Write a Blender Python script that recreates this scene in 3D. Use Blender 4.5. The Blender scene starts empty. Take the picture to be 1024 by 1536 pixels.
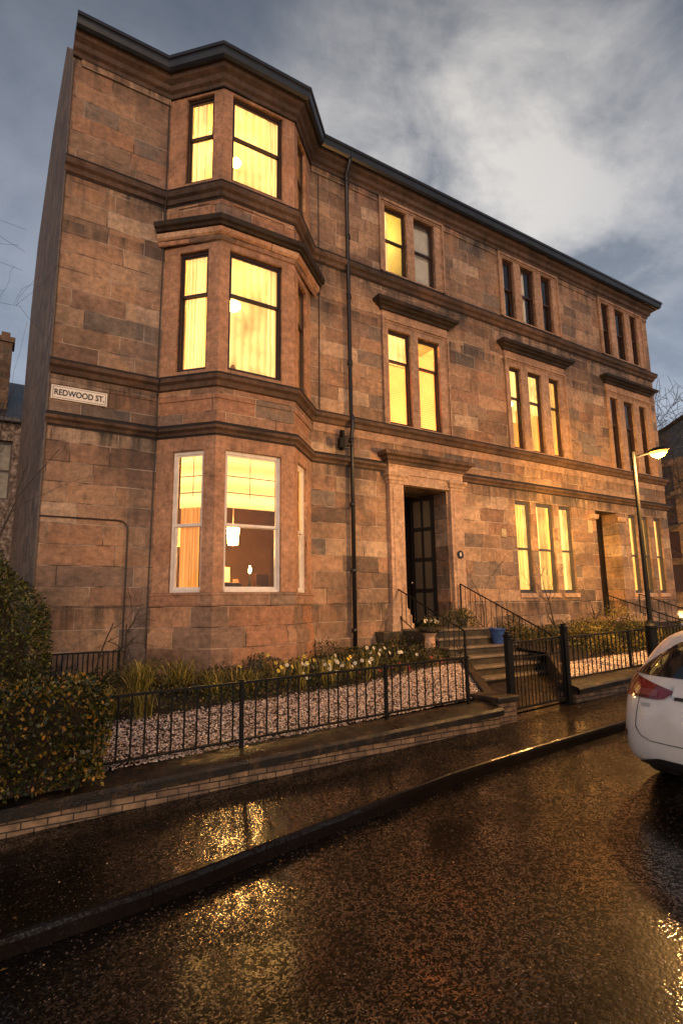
import bpy, math, random
import numpy as np
from mathutils import Vector, Matrix
from mathutils.bvhtree import BVHTree
random.seed(7)
PI = math.pi
sc = bpy.context.scene
col = sc.collection
ORG = {}          # world position of each object's origin (offset used when building its children)

# ------------------------------------------------------------------ helpers
class MB:
    def __init__(s): s.v = []; s.f = []
    def quad(s, a, b, c, d):
        n = len(s.v); s.v += [tuple(a), tuple(b), tuple(c), tuple(d)]; s.f.append((n, n+1, n+2, n+3)); return s
    def poly(s, pts):
        n = len(s.v); s.v += [tuple(p) for p in pts]; s.f.append(tuple(range(n, n+len(pts)))); return s
    def box(s, x0, x1, y0, y1, z0, z1):
        n = len(s.v)
        s.v += [(x0,y0,z0),(x1,y0,z0),(x1,y1,z0),(x0,y1,z0),(x0,y0,z1),(x1,y0,z1),(x1,y1,z1),(x0,y1,z1)]
        s.f += [tuple(n+i for i in q) for q in ((3,2,1,0),(4,5,6,7),(0,1,5,4),(1,2,6,5),(2,3,7,6),(3,0,4,7))]
        return s
    def obox(s, O, t, n, u0, u1, d0, d1, z0, z1):
        """box in a local frame: O origin (x,y), t along unit, n inward unit"""
        P = lambda u, d, z: (O[0]+t[0]*u+n[0]*d, O[1]+t[1]*u+n[1]*d, z)
        k = len(s.v)
        s.v += [P(u0,d0,z0),P(u1,d0,z0),P(u1,d1,z0),P(u0,d1,z0),P(u0,d0,z1),P(u1,d0,z1),P(u1,d1,z1),P(u0,d1,z1)]
        s.f += [tuple(k+i for i in q) for q in ((3,2,1,0),(4,5,6,7),(0,1,5,4),(1,2,6,5),(2,3,7,6),(3,0,4,7))]
        return s
    def tube(s, pts, rad, n=6, cap=True):
        pts = [Vector(p) for p in pts]
        if not hasattr(rad, '__len__'): rad = [rad]*len(pts)
        k = len(s.v); prev = None
        for i, p in enumerate(pts):
            d = (pts[min(i+1, len(pts)-1)] - pts[max(i-1, 0)])
            if d.length < 1e-9: d = Vector((0,0,1))
            d.normalize()
            if prev is None:
                a = d.orthogonal().normalized()
            else:
                a = prev - d*prev.dot(d)
                a = a.normalized() if a.length > 1e-6 else d.orthogonal().normalized()
            prev = a; b = d.cross(a)
            for j in range(n):
                q = p + (a*math.cos(2*PI*j/n) + b*math.sin(2*PI*j/n))*rad[i]
                s.v.append(tuple(q))
        for i in range(len(pts)-1):
            for j in range(n):
                s.f.append((k+i*n+j, k+i*n+(j+1)%n, k+(i+1)*n+(j+1)%n, k+(i+1)*n+j))
        if cap:
            s.f.append(tuple(k+j for j in reversed(range(n))))
            s.f.append(tuple(k+(len(pts)-1)*n+j for j in range(n)))
        return s
    def lathe(s, cx, cy, prof, n=20):
        k = len(s.v)
        for r, z in prof:
            for j in range(n):
                s.v.append((cx+r*math.cos(2*PI*j/n), cy+r*math.sin(2*PI*j/n), z))
        for i in range(len(prof)-1):
            for j in range(n):
                s.f.append((k+i*n+j, k+i*n+(j+1)%n, k+(i+1)*n+(j+1)%n, k+(i+1)*n+j))
        s.f.append(tuple(k+j for j in reversed(range(n))))
        s.f.append(tuple(k+(len(prof)-1)*n+j for j in range(n)))
        return s
    def sweep(s, path, prof, caps=True):
        """sweep profile [(out, z)] along plan path, outward = right-hand side of the path direction"""
        P = [Vector(p) for p in path]; m = len(prof); k = len(s.v)
        for i, p in enumerate(P):
            def nrm(a, b):
                d = (b-a).normalized(); return Vector((d.y, -d.x))
            if i == 0: off = nrm(P[0], P[1])
            elif i == len(P)-1: off = nrm(P[-2], P[-1])
            else:
                n1, n2 = nrm(P[i-1], p), nrm(p, P[i+1]); h = (n1+n2)
                off = h/(1+n1.dot(n2))
            for o, z in prof: s.v.append((p.x+off.x*o, p.y+off.y*o, z))
        for i in range(len(P)-1):
            for j in range(m):
                j2 = (j+1) % m
                s.f.append((k+i*m+j, k+i*m+j2, k+(i+1)*m+j2, k+(i+1)*m+j))
        if caps:
            s.f.append(tuple(k+j for j in reversed(range(m)))); s.f.append(tuple(k+(len(P)-1)*m+j for j in range(m)))
        return s
    def build(s, name, mat, parent=None, smooth=False, local=False, bevel=0, fixn=True):
        off = Vector((0,0,0)) if (local or parent is None) else ORG[parent]
        me = bpy.data.meshes.new(name)
        me.from_pydata([(v[0]-off.x, v[1]-off.y, v[2]-off.z) for v in s.v], [], s.f)
        if fixn:
            import bmesh
            bm = bmesh.new(); bm.from_mesh(me)
            if smooth: bmesh.ops.remove_doubles(bm, verts=bm.verts, dist=1e-5)
            bmesh.ops.recalc_face_normals(bm, faces=bm.faces); bm.to_mesh(me); bm.free()
        uvproj(me, off)
        me.materials.append(mat)
        if smooth: me.polygons.foreach_set('use_smooth', [True]*len(me.polygons))
        o = bpy.data.objects.new(name, me); col.objects.link(o)
        if parent: o.parent = parent
        ORG[o] = off.copy() if parent else Vector((0,0,0))
        if bevel:
            b = o.modifiers.new('bevel', 'BEVEL'); b.width = bevel; b.segments = 2; b.limit_method = 'ANGLE'
        return o

def uvproj(me, off):
    uv = me.uv_layers.new(name='UVMap')
    n = len(me.vertices); co = np.empty(n*3); me.vertices.foreach_get('co', co); co = co.reshape(-1,3) + np.array(off)
    nl = len(me.loops); lv = np.empty(nl, dtype=np.int64); me.loops.foreach_get('vertex_index', lv)
    npol = len(me.polygons); nr = np.empty(npol*3); me.polygons.foreach_get('normal', nr); nr = nr.reshape(-1,3)
    tot = np.empty(npol, dtype=np.int64); me.polygons.foreach_get('loop_total', tot)
    ln = np.repeat(nr, tot, axis=0); P = co[lv]
    hor = np.abs(ln[:,2]) > .8
    t = np.stack([-ln[:,1], ln[:,0], np.zeros(nl)], 1); L = np.linalg.norm(t, axis=1); L[L < 1e-6] = 1; t /= L[:,None]
    u = np.where(hor, P[:,0], (P*t).sum(1)); v = np.where(hor, P[:,1], P[:,2])
    out = np.stack([u, v], 1).astype(np.float32).ravel(); uv.data.foreach_set('uv', out)

def tag(o, label=None, cat=None, group=None, kind=None):
    if label: o['label'] = label
    if cat: o['category'] = cat
    if group: o['group'] = group
    if kind: o['kind'] = kind
    return o
def thing(name, label, cat, loc=(0,0,0), group=None):
    o = bpy.data.objects.new(name, None); col.objects.link(o); o.location = loc; ORG[o] = Vector(loc)
    o.empty_display_size = .2
    return tag(o, label, cat, group)
def struct(o): o['kind'] = 'structure'; return o
def copy_tree(o, parent=None):
    c = o.copy(); col.objects.link(c)
    if parent: c.parent = parent
    ORG[c] = ORG.get(o, Vector((0,0,0)))
    for ch in list(o.children): copy_tree(ch, c)
    return c
def bulk(name, verts, faces_n, mat, parent=None, attr=None):
    """numpy mesh: verts (N,3), quads/tris of constant size faces_n (F,k)"""
    off = np.array(ORG[parent]) if parent else np.zeros(3)
    me = bpy.data.meshes.new(name); verts = np.asarray(verts, dtype=np.float32) - off.astype(np.float32)
    F, k = faces_n.shape
    me.vertices.add(len(verts)); me.vertices.foreach_set('co', verts.ravel())
    me.loops.add(F*k); me.loops.foreach_set('vertex_index', faces_n.astype(np.int32).ravel())
    me.polygons.add(F); me.polygons.foreach_set('loop_start', np.arange(0, F*k, k, dtype=np.int32))
    me.update(calc_edges=True)
    if attr is not None:
        a = me.attributes.new('rnd', 'FLOAT', 'POINT'); a.data.foreach_set('value', np.asarray(attr, dtype=np.float32))
    me.materials.append(mat)
    o = bpy.data.objects.new(name, me); col.objects.link(o)
    if parent: o.parent = parent; ORG[o] = ORG[parent].copy()
    else: ORG[o] = Vector((0,0,0))
    return o

# ------------------------------------------------------------------ materials
class N:
    def __init__(s, name):
        s.m = bpy.data.materials.new(name); s.m.use_nodes = True; s.t = s.m.node_tree; s.t.nodes.clear()
        s.out = s.t.nodes.new('ShaderNodeOutputMaterial')
    def n(s, typ, **kw):
        nd = s.t.nodes.new(typ)
        for k, v in kw.items():
            if k in nd.inputs: s.set(nd.inputs[k], v)
            else: setattr(nd, k, v)
        return nd
    def set(s, inp, v):
        if isinstance(v, bpy.types.NodeSocket): s.t.links.new(v, inp)
        elif isinstance(v, tuple) and len(v) == 3 and inp.type == 'RGBA': inp.default_value = (*v, 1)
        else: inp.default_value = v
    def math(s, op, a, b=0, c=None, clamp=False):
        nd = s.t.nodes.new('ShaderNodeMath'); nd.operation = op; nd.use_clamp = clamp
        s.set(nd.inputs[0], a); s.set(nd.inputs[1], b)
        if c is not None: s.set(nd.inputs[2], c)
        return nd.outputs[0]
    def mix(s, f, a, b, mode='MIX'):
        nd = s.t.nodes.new('ShaderNodeMix'); nd.data_type = 'RGBA'; nd.blend_type = mode
        s.set(nd.inputs[0], f); s.set(nd.inputs[6], a); s.set(nd.inputs[7], b); return nd.outputs[2]
    def ramp(s, f, stops, interp='LINEAR'):
        nd = s.t.nodes.new('ShaderNodeValToRGB'); r = nd.color_ramp; r.interpolation = interp
        while len(r.elements) < len(stops): r.elements.new(.5)
        for e, (p, c) in zip(r.elements, stops):
            e.position = p; e.color = (*c, 1) if isinstance(c, tuple) else (c, c, c, 1)
        s.set(nd.inputs[0], f); return nd.outputs[0]
    def noise(s, vec, scale, detail=4, rough=.55, dist=0, dim='3D'):
        nd = s.n('ShaderNodeTexNoise', noise_dimensions=dim, Scale=scale, Detail=detail, Roughness=rough, Distortion=dist)
        s.set(nd.inputs['Vector'], vec); return nd.outputs['Fac']
    def mapr(s, v, a, b, c=0, d=1):
        nd = s.n('ShaderNodeMapRange'); s.set(nd.inputs[0], v)
        for i, q in enumerate((a, b, c, d)): nd.inputs[i+1].default_value = q
        return nd.outputs[0]
    def obj(s): return s.n('ShaderNodeTexCoord').outputs['Object']
    def pos(s): return s.n('ShaderNodeNewGeometry').outputs['Position']
    def uv(s): return s.n('ShaderNodeTexCoord').outputs['UV']
    def bump(s, h, strength=.5, dist=.01, normal=None):
        nd = s.n('ShaderNodeBump', Strength=strength, Distance=dist); s.set(nd.inputs['Height'], h)
        if normal is not None: s.set(nd.inputs['Normal'], normal)
        return nd.outputs[0]
    def pbr(s, color, rough=.7, **kw):
        b = s.n('ShaderNodeBsdfPrincipled'); s.set(b.inputs['Base Color'], color); s.set(b.inputs['Roughness'], rough)
        for k, v in kw.items(): s.set(b.inputs[k.replace('_', ' ')], v)
        s.t.links.new(b.outputs[0], s.out.inputs[0]); return s.m

def simple(name, color, rough=.6, var=.25, scale=8, bump=.2, bdist=.004, **kw):
    k = N(name); p = k.pos(); nz = k.noise(p, scale, 5, .6)
    f = k.mapr(nz, .3, .7, 1-var, 1+var)
    c = k.mix(1.0, (*color,), k.n('ShaderNodeCombineColor', Red=f, Green=f, Blue=f).outputs[0], 'MULTIPLY')
    nb = k.bump(k.noise(p, scale*6, 4), bump, bdist)
    return k.pbr(c, rough, Normal=nb, **kw)

def stone(name, H=.36, Wd=.95, blocks=True, tint=(1,1,1), soot=.62, palette=None):
    k = N(name); uvn = k.uv(); pos = k.pos()
    sp = k.n('ShaderNodeSeparateXYZ'); k.set(sp.inputs[0], uvn); u, v = sp.outputs[0], sp.outputs[1]
    wob = k.noise(pos, 3.2, 3, .5)
    pal = palette or [(0,(.15,.10,.075)),(.14,(.38,.235,.145)),(.3,(.23,.135,.092)),(.44,(.45,.295,.19)),(.58,(.34,.185,.112)),(.72,(.19,.15,.125)),(.86,(.41,.245,.148)),(1,(.50,.355,.25))]
    if blocks:
        vv = k.math('ADD', k.math('DIVIDE', v, H), .43)
        row = k.math('FLOOR', vv); fr = k.math('FRACT', vv)
        wn = k.n('ShaderNodeTexWhiteNoise', noise_dimensions='1D'); k.set(wn.inputs['W'], row)
        w = k.math('ADD', k.math('DIVIDE', u, Wd), k.math('MULTIPLY', wn.outputs['Value'], 97.3))
        vo = k.n('ShaderNodeTexVoronoi', voronoi_dimensions='1D', feature='F1', Scale=1.0, Randomness=.75); k.set(vo.inputs['W'], w)
        ve = k.n('ShaderNodeTexVoronoi', voronoi_dimensions='1D', feature='DISTANCE_TO_EDGE', Scale=1.0, Randomness=.75); k.set(ve.inputs['W'], w)
        sc_ = k.n('ShaderNodeSeparateColor'); k.set(sc_.inputs[0], vo.outputs['Color'])
        wn2 = k.n('ShaderNodeTexWhiteNoise', noise_dimensions='2D')
        cb = k.n('ShaderNodeCombineXYZ', X=sc_.outputs[0], Y=row); k.set(wn2.inputs['Vector'], cb.outputs[0])
        base = k.ramp(wn2.outputs['Value'], pal)
        ex = k.math('MULTIPLY', ve.outputs['Distance'], Wd)
        ez = k.math('MULTIPLY', k.math('MINIMUM', fr, k.math('SUBTRACT', 1, fr)), H)
        e = k.math('MINIMUM', ex, ez)
        e = k.math('ADD', e, k.math('MULTIPLY', k.math('SUBTRACT', k.noise(pos, 22, 2), .5), .003))
        joint = k.mapr(e, .004, .012, 1, 0); groove = k.mapr(e, .0, .016, 0, 1)
        rn = k.math('MULTIPLY', wn2.outputs['Value'], 5.0)
    else:
        base = k.ramp(k.noise(pos, 1.1, 3), [(.25,(.30,.18,.12)),(.5,(.40,.245,.16)),(.75,(.46,.295,.2))])
        joint = None; rn = 0.0
    # mottling, bedding streaks, soot and pale bloom
    mp = k.n('ShaderNodeMapping'); k.set(mp.inputs[0], pos); mp.inputs['Scale'].default_value = (1.5, 1.5, 4.5)
    bed = k.noise(mp.outputs[0], 1.6, 6, .65, .8)
    m1 = k.mapr(bed, .3, .72, .82, 1.16)
    m2 = k.mapr(k.noise(pos, 9, 7, .75), .33, .67, .55, 1.35)
    f = k.math('MULTIPLY', m1, m2)
    c = k.mix(1.0, base, k.n('ShaderNodeCombineColor', Red=f, Green=f, Blue=f).outputs[0], 'MULTIPLY')
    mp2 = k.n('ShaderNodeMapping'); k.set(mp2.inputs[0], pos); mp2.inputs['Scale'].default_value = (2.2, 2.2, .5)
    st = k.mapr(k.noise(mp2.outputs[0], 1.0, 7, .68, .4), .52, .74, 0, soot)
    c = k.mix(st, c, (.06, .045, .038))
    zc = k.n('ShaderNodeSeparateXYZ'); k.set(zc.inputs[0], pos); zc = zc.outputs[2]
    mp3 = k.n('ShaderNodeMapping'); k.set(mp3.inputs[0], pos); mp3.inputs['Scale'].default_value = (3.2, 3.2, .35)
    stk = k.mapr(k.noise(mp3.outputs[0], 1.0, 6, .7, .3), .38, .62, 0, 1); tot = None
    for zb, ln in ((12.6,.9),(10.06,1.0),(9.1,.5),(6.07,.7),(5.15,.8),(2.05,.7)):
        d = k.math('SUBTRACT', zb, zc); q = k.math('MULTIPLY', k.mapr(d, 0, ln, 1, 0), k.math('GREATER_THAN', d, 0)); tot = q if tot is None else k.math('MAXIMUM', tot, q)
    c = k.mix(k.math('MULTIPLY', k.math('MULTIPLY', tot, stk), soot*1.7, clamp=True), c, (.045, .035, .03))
    damp = k.mapr(k.noise(pos, .55, 4, .6, .7), .45, .62, 0, soot*1.3)
    c = k.mix(damp, c, k.mix(1.0, c, (.48,.50,.54), 'MULTIPLY'))
    rust = k.mapr(k.noise(pos, .9, 5, .6, 1.0), .56, .74, 0, .40)
    c = k.mix(rust, c, (.42, .19, .08))
    bl = k.mapr(k.noise(pos, 2.6, 7, .75), .62, .8, 0, .35)
    c = k.mix(bl, c, (.50, .40, .32))
    if joint is not None:
        jc = k.mix(k.mapr(k.noise(pos, 1.6, 4), .42, .58), (.035, .025, .02), (.46, .36, .28))
        c = k.mix(k.math('MULTIPLY', joint, .85), c, jc)
        h = k.math('ADD', k.math('MULTIPLY', groove, .55), k.math('MULTIPLY', k.noise(pos, 9, 7, .7), .9))
        h = k.math('ADD', h, k.math('MULTIPLY', rn, .05))
    else:
        h = k.noise(pos, 12, 7, .7)
    h = k.math('ADD', h, k.math('MULTIPLY', k.noise(pos, 60, 4, .6), .25))
    c = k.mix(1.0, c, tint, 'MULTIPLY')
    rough = k.mapr(k.noise(pos, 4, 4), .3, .7, .62, .92)
    return k.pbr(c, rough, Normal=k.bump(h, .75, .014))

def glossy_glass(name):
    k = N(name); fr = k.n('ShaderNodeFresnel', IOR=1.5)
    nb = k.bump(k.noise(k.pos(), 1.7, 2), .25, .006); k.set(fr.inputs['Normal'], nb)
    g = k.n('ShaderNodeBsdfGlossy', Roughness=.03, Normal=nb); t = k.n('ShaderNodeBsdfTransparent', Color=(.93,.95,.93))
    mx = k.n('ShaderNodeMixShader'); bf = k.n('ShaderNodeNewGeometry').outputs['Backfacing']; k.set(mx.inputs[0], k.math('MULTIPLY', k.math('MULTIPLY', fr.outputs[0], 1.3, clamp=True), k.math('SUBTRACT', 1, bf)))
    k.t.links.new(t.outputs[0], mx.inputs[1]); k.t.links.new(g.outputs[0], mx.inputs[2]); k.t.links.new(mx.outputs[0], k.out.inputs[0])
    return k.m

def glow(name, color, strength, diffuse=None):
    k = N(name); nz = k.noise(k.pos(), 2.5, 3); f = k.mapr(nz, .3, .7, .85, 1.1)
    return k.pbr(diffuse or color, .8, Emission_Color=color, Emission_Strength=k.math('MULTIPLY', f, strength))

def drape(name, color, strength, axis='u', freq=60, trans=.0, fold=.35):
    """lit cloth: vertical folds (curtain) or slats (blind); backlight and fold shading put into its emission"""
    k = N(name); sp = k.n('ShaderNodeSeparateXYZ'); k.set(sp.inputs[0], k.uv())
    a = sp.outputs[0] if axis == 'u' else sp.outputs[1]
    nz = k.noise(k.pos(), 1.2, 3)
    w = k.math('SINE', k.math('ADD', k.math('MULTIPLY', a, freq), k.math('MULTIPLY', nz, 7 if axis == 'u' else .6)))
    f = k.mapr(w, -1, 1, 1-fold, 1.0)
    g = k.mapr(k.noise(k.pos(), .9, 2), .3, .7, .75, 1.15)
    s_ = k.math('MULTIPLY', k.math('MULTIPLY', f, g), strength)
    return k.pbr(color, .9, Emission_Color=color, Emission_Strength=s_, Normal=k.bump(w, .4, .02))

def sheer(name, color, strength):
    k = N(name); sp = k.n('ShaderNodeSeparateXYZ'); k.set(sp.inputs[0], k.uv()); nz = k.noise(k.pos(), 1.3, 3)
    w = k.math('SINE', k.math('ADD', k.math('MULTIPLY', sp.outputs[0], 38), k.math('MULTIPLY', nz, 9)))
    st_ = k.math('MULTIPLY', k.math('MULTIPLY', k.mapr(w, -1, 1, .68, 1.0), k.mapr(nz, .3, .7, .45, 1.2)), strength)
    e = k.n('ShaderNodeEmission', Color=(*color, 1)); k.set(e.inputs['Strength'], st_); t = k.n('ShaderNodeBsdfTransparent', Color=(.9,.85,.7,1))  # room light through the cloth put in as emission, fold shading too
    mx = k.n('ShaderNodeMixShader'); mx.inputs[0].default_value = .62; k.t.links.new(t.outputs[0], mx.inputs[1]); k.t.links.new(e.outputs[0], mx.inputs[2]); k.t.links.new(mx.outputs[0], k.out.inputs[0])
    return k.m
def leafmat(name, stops, rough=.45, spec=.5):
    k = N(name); a = k.n('ShaderNodeAttribute', attribute_name='rnd')
    c = k.ramp(a.outputs['Fac'], stops)
    nz = k.mapr(k.noise(k.pos(), 2.2, 3), .3, .7, .6, 1.3)
    c = k.mix(1.0, c, k.n('ShaderNodeCombineColor', Red=nz, Green=nz, Blue=nz).outputs[0], 'MULTIPLY')
    b = k.n('ShaderNodeBsdfPrincipled'); k.set(b.inputs['Base Color'], c); b.inputs['Roughness'].default_value = rough
    t = k.n('ShaderNodeBsdfTranslucent'); k.set(t.inputs[0], c)
    mx = k.n('ShaderNodeMixShader'); mx.inputs[0].default_value = .22
    k.t.links.new(b.outputs[0], mx.inputs[1]); k.t.links.new(t.outputs[0], mx.inputs[2]); k.t.links.new(mx.outputs[0], k.out.inputs[0])
    return k.m

M = {}
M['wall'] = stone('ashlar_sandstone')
M['bay'] = stone('bay_sandstone', H=.36, Wd=1.25, tint=(1.22,1.08,.98), soot=.25)
M['trim'] = stone('dressed_sandstone', blocks=False, soot=.25)
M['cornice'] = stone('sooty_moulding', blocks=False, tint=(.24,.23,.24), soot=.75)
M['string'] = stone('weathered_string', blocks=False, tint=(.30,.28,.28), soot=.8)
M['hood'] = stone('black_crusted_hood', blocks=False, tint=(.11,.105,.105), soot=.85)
M['porch'] = stone('pale_porch_stone', blocks=False, tint=(1.22,1.28,1.3), soot=.15)
M['gable'] = stone('rubble_gable', H=.28, Wd=.45, tint=(.46,.46,.46), soot=.35)
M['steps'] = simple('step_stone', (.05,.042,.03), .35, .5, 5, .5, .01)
M['nosing'] = simple('pale_tread', (.17,.135,.10), .35, .4, 9, .4, .006)  # treads paler than the risers
M['gutter'] = simple('gutter_paint', (.018,.022,.032), .35, .3, 4, .2)
M['iron'] = simple('black_iron', (.005,.005,.005), .62, .5, 30, .6, .002, Specular_IOR_Level=.25)
M['pipe'] = simple('pipe_paint', (.012,.012,.016), .4, .4, 12, .3)
M['cable'] = simple('cable', (.03,.022,.018), .5, .3, 12, .2)
M['slate'] = simple('slate', (.05,.055,.065), .5, .35, 6, .3)
M['frame_dark'] = simple('dark_frame', (.035,.018,.014), .35, .4, 10, .2)
M['frame_grey'] = simple('grey_frame', (.06,.055,.06), .4, .3, 10, .2)
M['frame_white'] = simple('white_frame', (.78,.72,.66), .4, .12, 6, .15)
M['glass'] = glossy_glass('window_glass')
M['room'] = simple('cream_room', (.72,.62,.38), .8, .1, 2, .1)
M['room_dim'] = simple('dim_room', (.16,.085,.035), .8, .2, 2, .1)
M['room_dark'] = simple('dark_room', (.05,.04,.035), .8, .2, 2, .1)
M['net'] = drape('yellow_curtain', (1.0,.50,.12), 2.0, 'u', 42, fold=.6)
M['net_pale'] = drape('pale_curtain', (1.0,.54,.18), 2.2, 'u', 55, fold=.62)
M['net_orange'] = drape('orange_curtain', (1.0,.42,.10), .8, 'u', 60, fold=.7)
M['glowpane'] = glow('lit_blind', (1.0,.72,.22), 1.15)
M['sheer'] = sheer('sheer_curtain', (1.0,.50,.15), 3.5)
M['sheer_pale'] = sheer('pale_sheer_curtain', (1.0,.58,.18), 3.0)
M['sheer_mid'] = sheer('amber_sheer_curtain', (1.0,.46,.10), 2.0)
M['sheer_warm'] = sheer('warm_sheer_curtain', (1.0,.46,.12), 2.9)
M['roman'] = drape('roman_blind', (1.0,.56,.17), 2.6, 'v', 16, fold=.5)
M['venetian'] = drape('venetian_blind', (1.0,.43,.10), 2.8, 'v', 104.7, fold=.72)
M['curtain_unlit'] = simple('unlit_curtain', (.40,.33,.28), .9, .3, 5, .3)
M['curtain_white'] = simple('nets_and_sky_white', (.62,.56,.54), .9, .15, 5, .3)
M['door'] = simple('black_door', (.006,.005,.006), .4, .3, 10, .15, Specular_IOR_Level=.25)
M['door_grey'] = simple('grey_door', (.03,.03,.038), .35, .3, 10, .15)
M['brass'] = simple('brass', (.75,.65,.45), .25, .1, 10, .1, Metallic=1.0)
M['tyre'] = simple('tyre', (.012,.012,.012), .7, .3, 20, .3)
M['alloy'] = simple('alloy', (.5,.5,.52), .3, .1, 10, .1, Metallic=1.0)
M['black_plastic'] = simple('black_plastic', (.012,.012,.013), .45, .3, 30, .3)
M['blue_pot'] = simple('blue_glaze', (.03,.07,.22), .2, .3, 8, .2)
M['terracotta'] = simple('terracotta', (.36,.16,.08), .6, .3, 8, .3)
M['bark'] = simple('bark', (.035,.026,.02), .8, .5, 14, .8, .01)
M['soil'] = simple('soil', (.03,.018,.012), .7, .5, 20, 1, .03)
M['sign'] = simple('sign_enamel', (.80,.74,.66), .35, .12, 6, .1)
M['ink'] = simple('sign_ink', (.02,.015,.015), .5, .1, 6, .1)
M['vent'] = simple('vent_iron', (.10,.08,.07), .6, .3, 20, .4)
M['paper'] = simple('notice', (.42,.34,.20), .6, .1, 6, .1)
M['fabric_dark'] = simple('dark_cloth', (.03,.022,.02), .9, .3, 9, .3)
M['lampglow'] = glow('lamp_shade_glow', (1.0,.46,.11), 190)
M['bulb'] = glow('bulb', (1.0,.38,.08), 700)
M['sodium'] = glow('sodium_lens', (1.0,.44,.045), 5)

# coping: mossy weathered stone
def mossy(name):
    k = N(name); p = k.pos(); n1 = k.noise(p, 7, 6, .65)
    c = k.ramp(n1, [(.38,(.004,.003,.003)),(.54,(.013,.009,.006)),(.64,(.055,.03,.012)),(.74,(.17,.10,.04))])
    return k.pbr(c, k.mapr(k.noise(p, 3, 3), .3, .7, .25, .75), Normal=k.bump(k.noise(p, 40, 6, .7), .9, .012))
M['coping'] = mossy('mossy_coping')
def brick(name):
    k = N(name); b = k.n('ShaderNodeTexBrick', Scale=1.0, offset=.5); k.set(b.inputs['Vector'], k.uv())
    for q, v in (('Color1',(.24,.155,.09,1)),('Color2',(.11,.07,.045,1)),('Mortar',(.02,.016,.013,1)),('Mortar Size',.006),('Brick Width',.2),('Row Height',.06),('Bias',-.2),('Mortar Smooth',.3)): b.inputs[q].default_value = v
    nz = k.mapr(k.noise(k.pos(), 9, 5), .3, .7, .45, 1.5)
    c = k.mix(1, b.outputs['Color'], k.n('ShaderNodeCombineColor', Red=nz, Green=nz, Blue=nz).outputs[0], 'MULTIPLY')
    h = k.math('SUBTRACT', k.math('MULTIPLY', k.noise(k.pos(), 30, 5), .5), b.outputs['Fac'])
    return k.pbr(c, .55, Normal=k.bump(h, .8, .01))
M['brick'] = brick('old_brick')

def wet(name, c0, c1, big=1.0, specks=.5, puddle=.5, agg=44, bs=1.0, cior=2.3):
    """rain-wet asphalt: rough aggregate standing out of a thin film of water"""
    k = N(name); p = k.pos()
    vo = k.n('ShaderNodeTexVoronoi', feature='F1', Scale=agg, Randomness=1.0); k.set(vo.inputs['Vector'], p)
    vo2 = k.n('ShaderNodeTexVoronoi', feature='F1', Scale=agg*2.3, Randomness=1.0); k.set(vo2.inputs['Vector'], p)
    cc = k.n('ShaderNodeSeparateColor'); k.set(cc.inputs[0], vo.outputs['Color'])
    chip = k.mapr(cc.outputs[0], .86, .9, 0, 1)
    near = k.mapr(vo.outputs['Distance'], .15, .45, 1, 0)
    chip = k.math('MULTIPLY', chip, near)
    c = k.mix(k.noise(p, 5, 5, .65), (*c0,), (*c1,))
    c = k.mix(k.math('MULTIPLY', chip, specks), c, (.34, .25, .19))
    wetm = k.mapr(k.noise(p, .8*big, 5, .62, .6), .42, .58, 0, 1)       # 1 = standing water
    und = k.noise(p, 2.3, 3, .5)
    h1 = k.math('MULTIPLY', k.math('SUBTRACT', 1, vo.outputs['Distance']), k.mapr(wetm, 0, 1, 1.0, .35))
    h2 = k.math('MULTIPLY', k.math('SUBTRACT', 1, vo2.outputs['Distance']), k.mapr(wetm, 0, 1, .45, .15))
    hn = k.math('MULTIPLY', k.noise(p, 17, 5, .6), k.mapr(wetm, 0, 1, .9, .7))
    h = k.math('ADD', k.math('ADD', h1, h2), hn)
    nb = k.bump(h, k.mapr(wetm, 0, 1, .55*bs, .22*bs), .0045)
    nb2 = k.bump(und, .2, .010, nb)
    r = k.mapr(wetm, 0, 1, .13, .07)
    cw = k.n('ShaderNodeSeparateColor'); k.set(cw.inputs[0], vo2.outputs['Color'])
    film = k.math('MULTIPLY', k.mapr(cw.outputs[0], .34, .56, .03, 1.0), k.mapr(cc.outputs[1], .22, .40, .15, 1.0))
    film = k.math('MULTIPLY', film, k.mapr(k.noise(p, .7*big, 4, .6), .36, .56, .55, 1.0))
    b = k.n('ShaderNodeBsdfPrincipled'); k.set(b.inputs['Base Color'], c); k.set(b.inputs['Roughness'], k.mapr(wetm, 0, 1, .5, .3))
    k.set(b.inputs['Normal'], nb2); b.inputs['IOR'].default_value = 1.4; b.inputs['Specular IOR Level'].default_value = .1
    k.set(b.inputs['Coat Weight'], film); b.inputs['Coat IOR'].default_value = cior
    k.set(b.inputs['Coat Roughness'], r); k.set(b.inputs['Coat Normal'], nb2)
    k.t.links.new(b.outputs[0], k.out.inputs[0]); return k.m
M['road'] = wet('wet_asphalt', (.002,.0015,.001), (.007,.0045,.003))
M['pave'] = wet('wet_pavement', (.003,.002,.0015), (.009,.006,.004), 1.4, .4, .3, 50, .9)
M['kerb'] = wet('wet_kerb', (.003,.002,.0015), (.016,.010,.0065), 1.2, .05, .3, 60, .5, 1.45)

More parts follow.
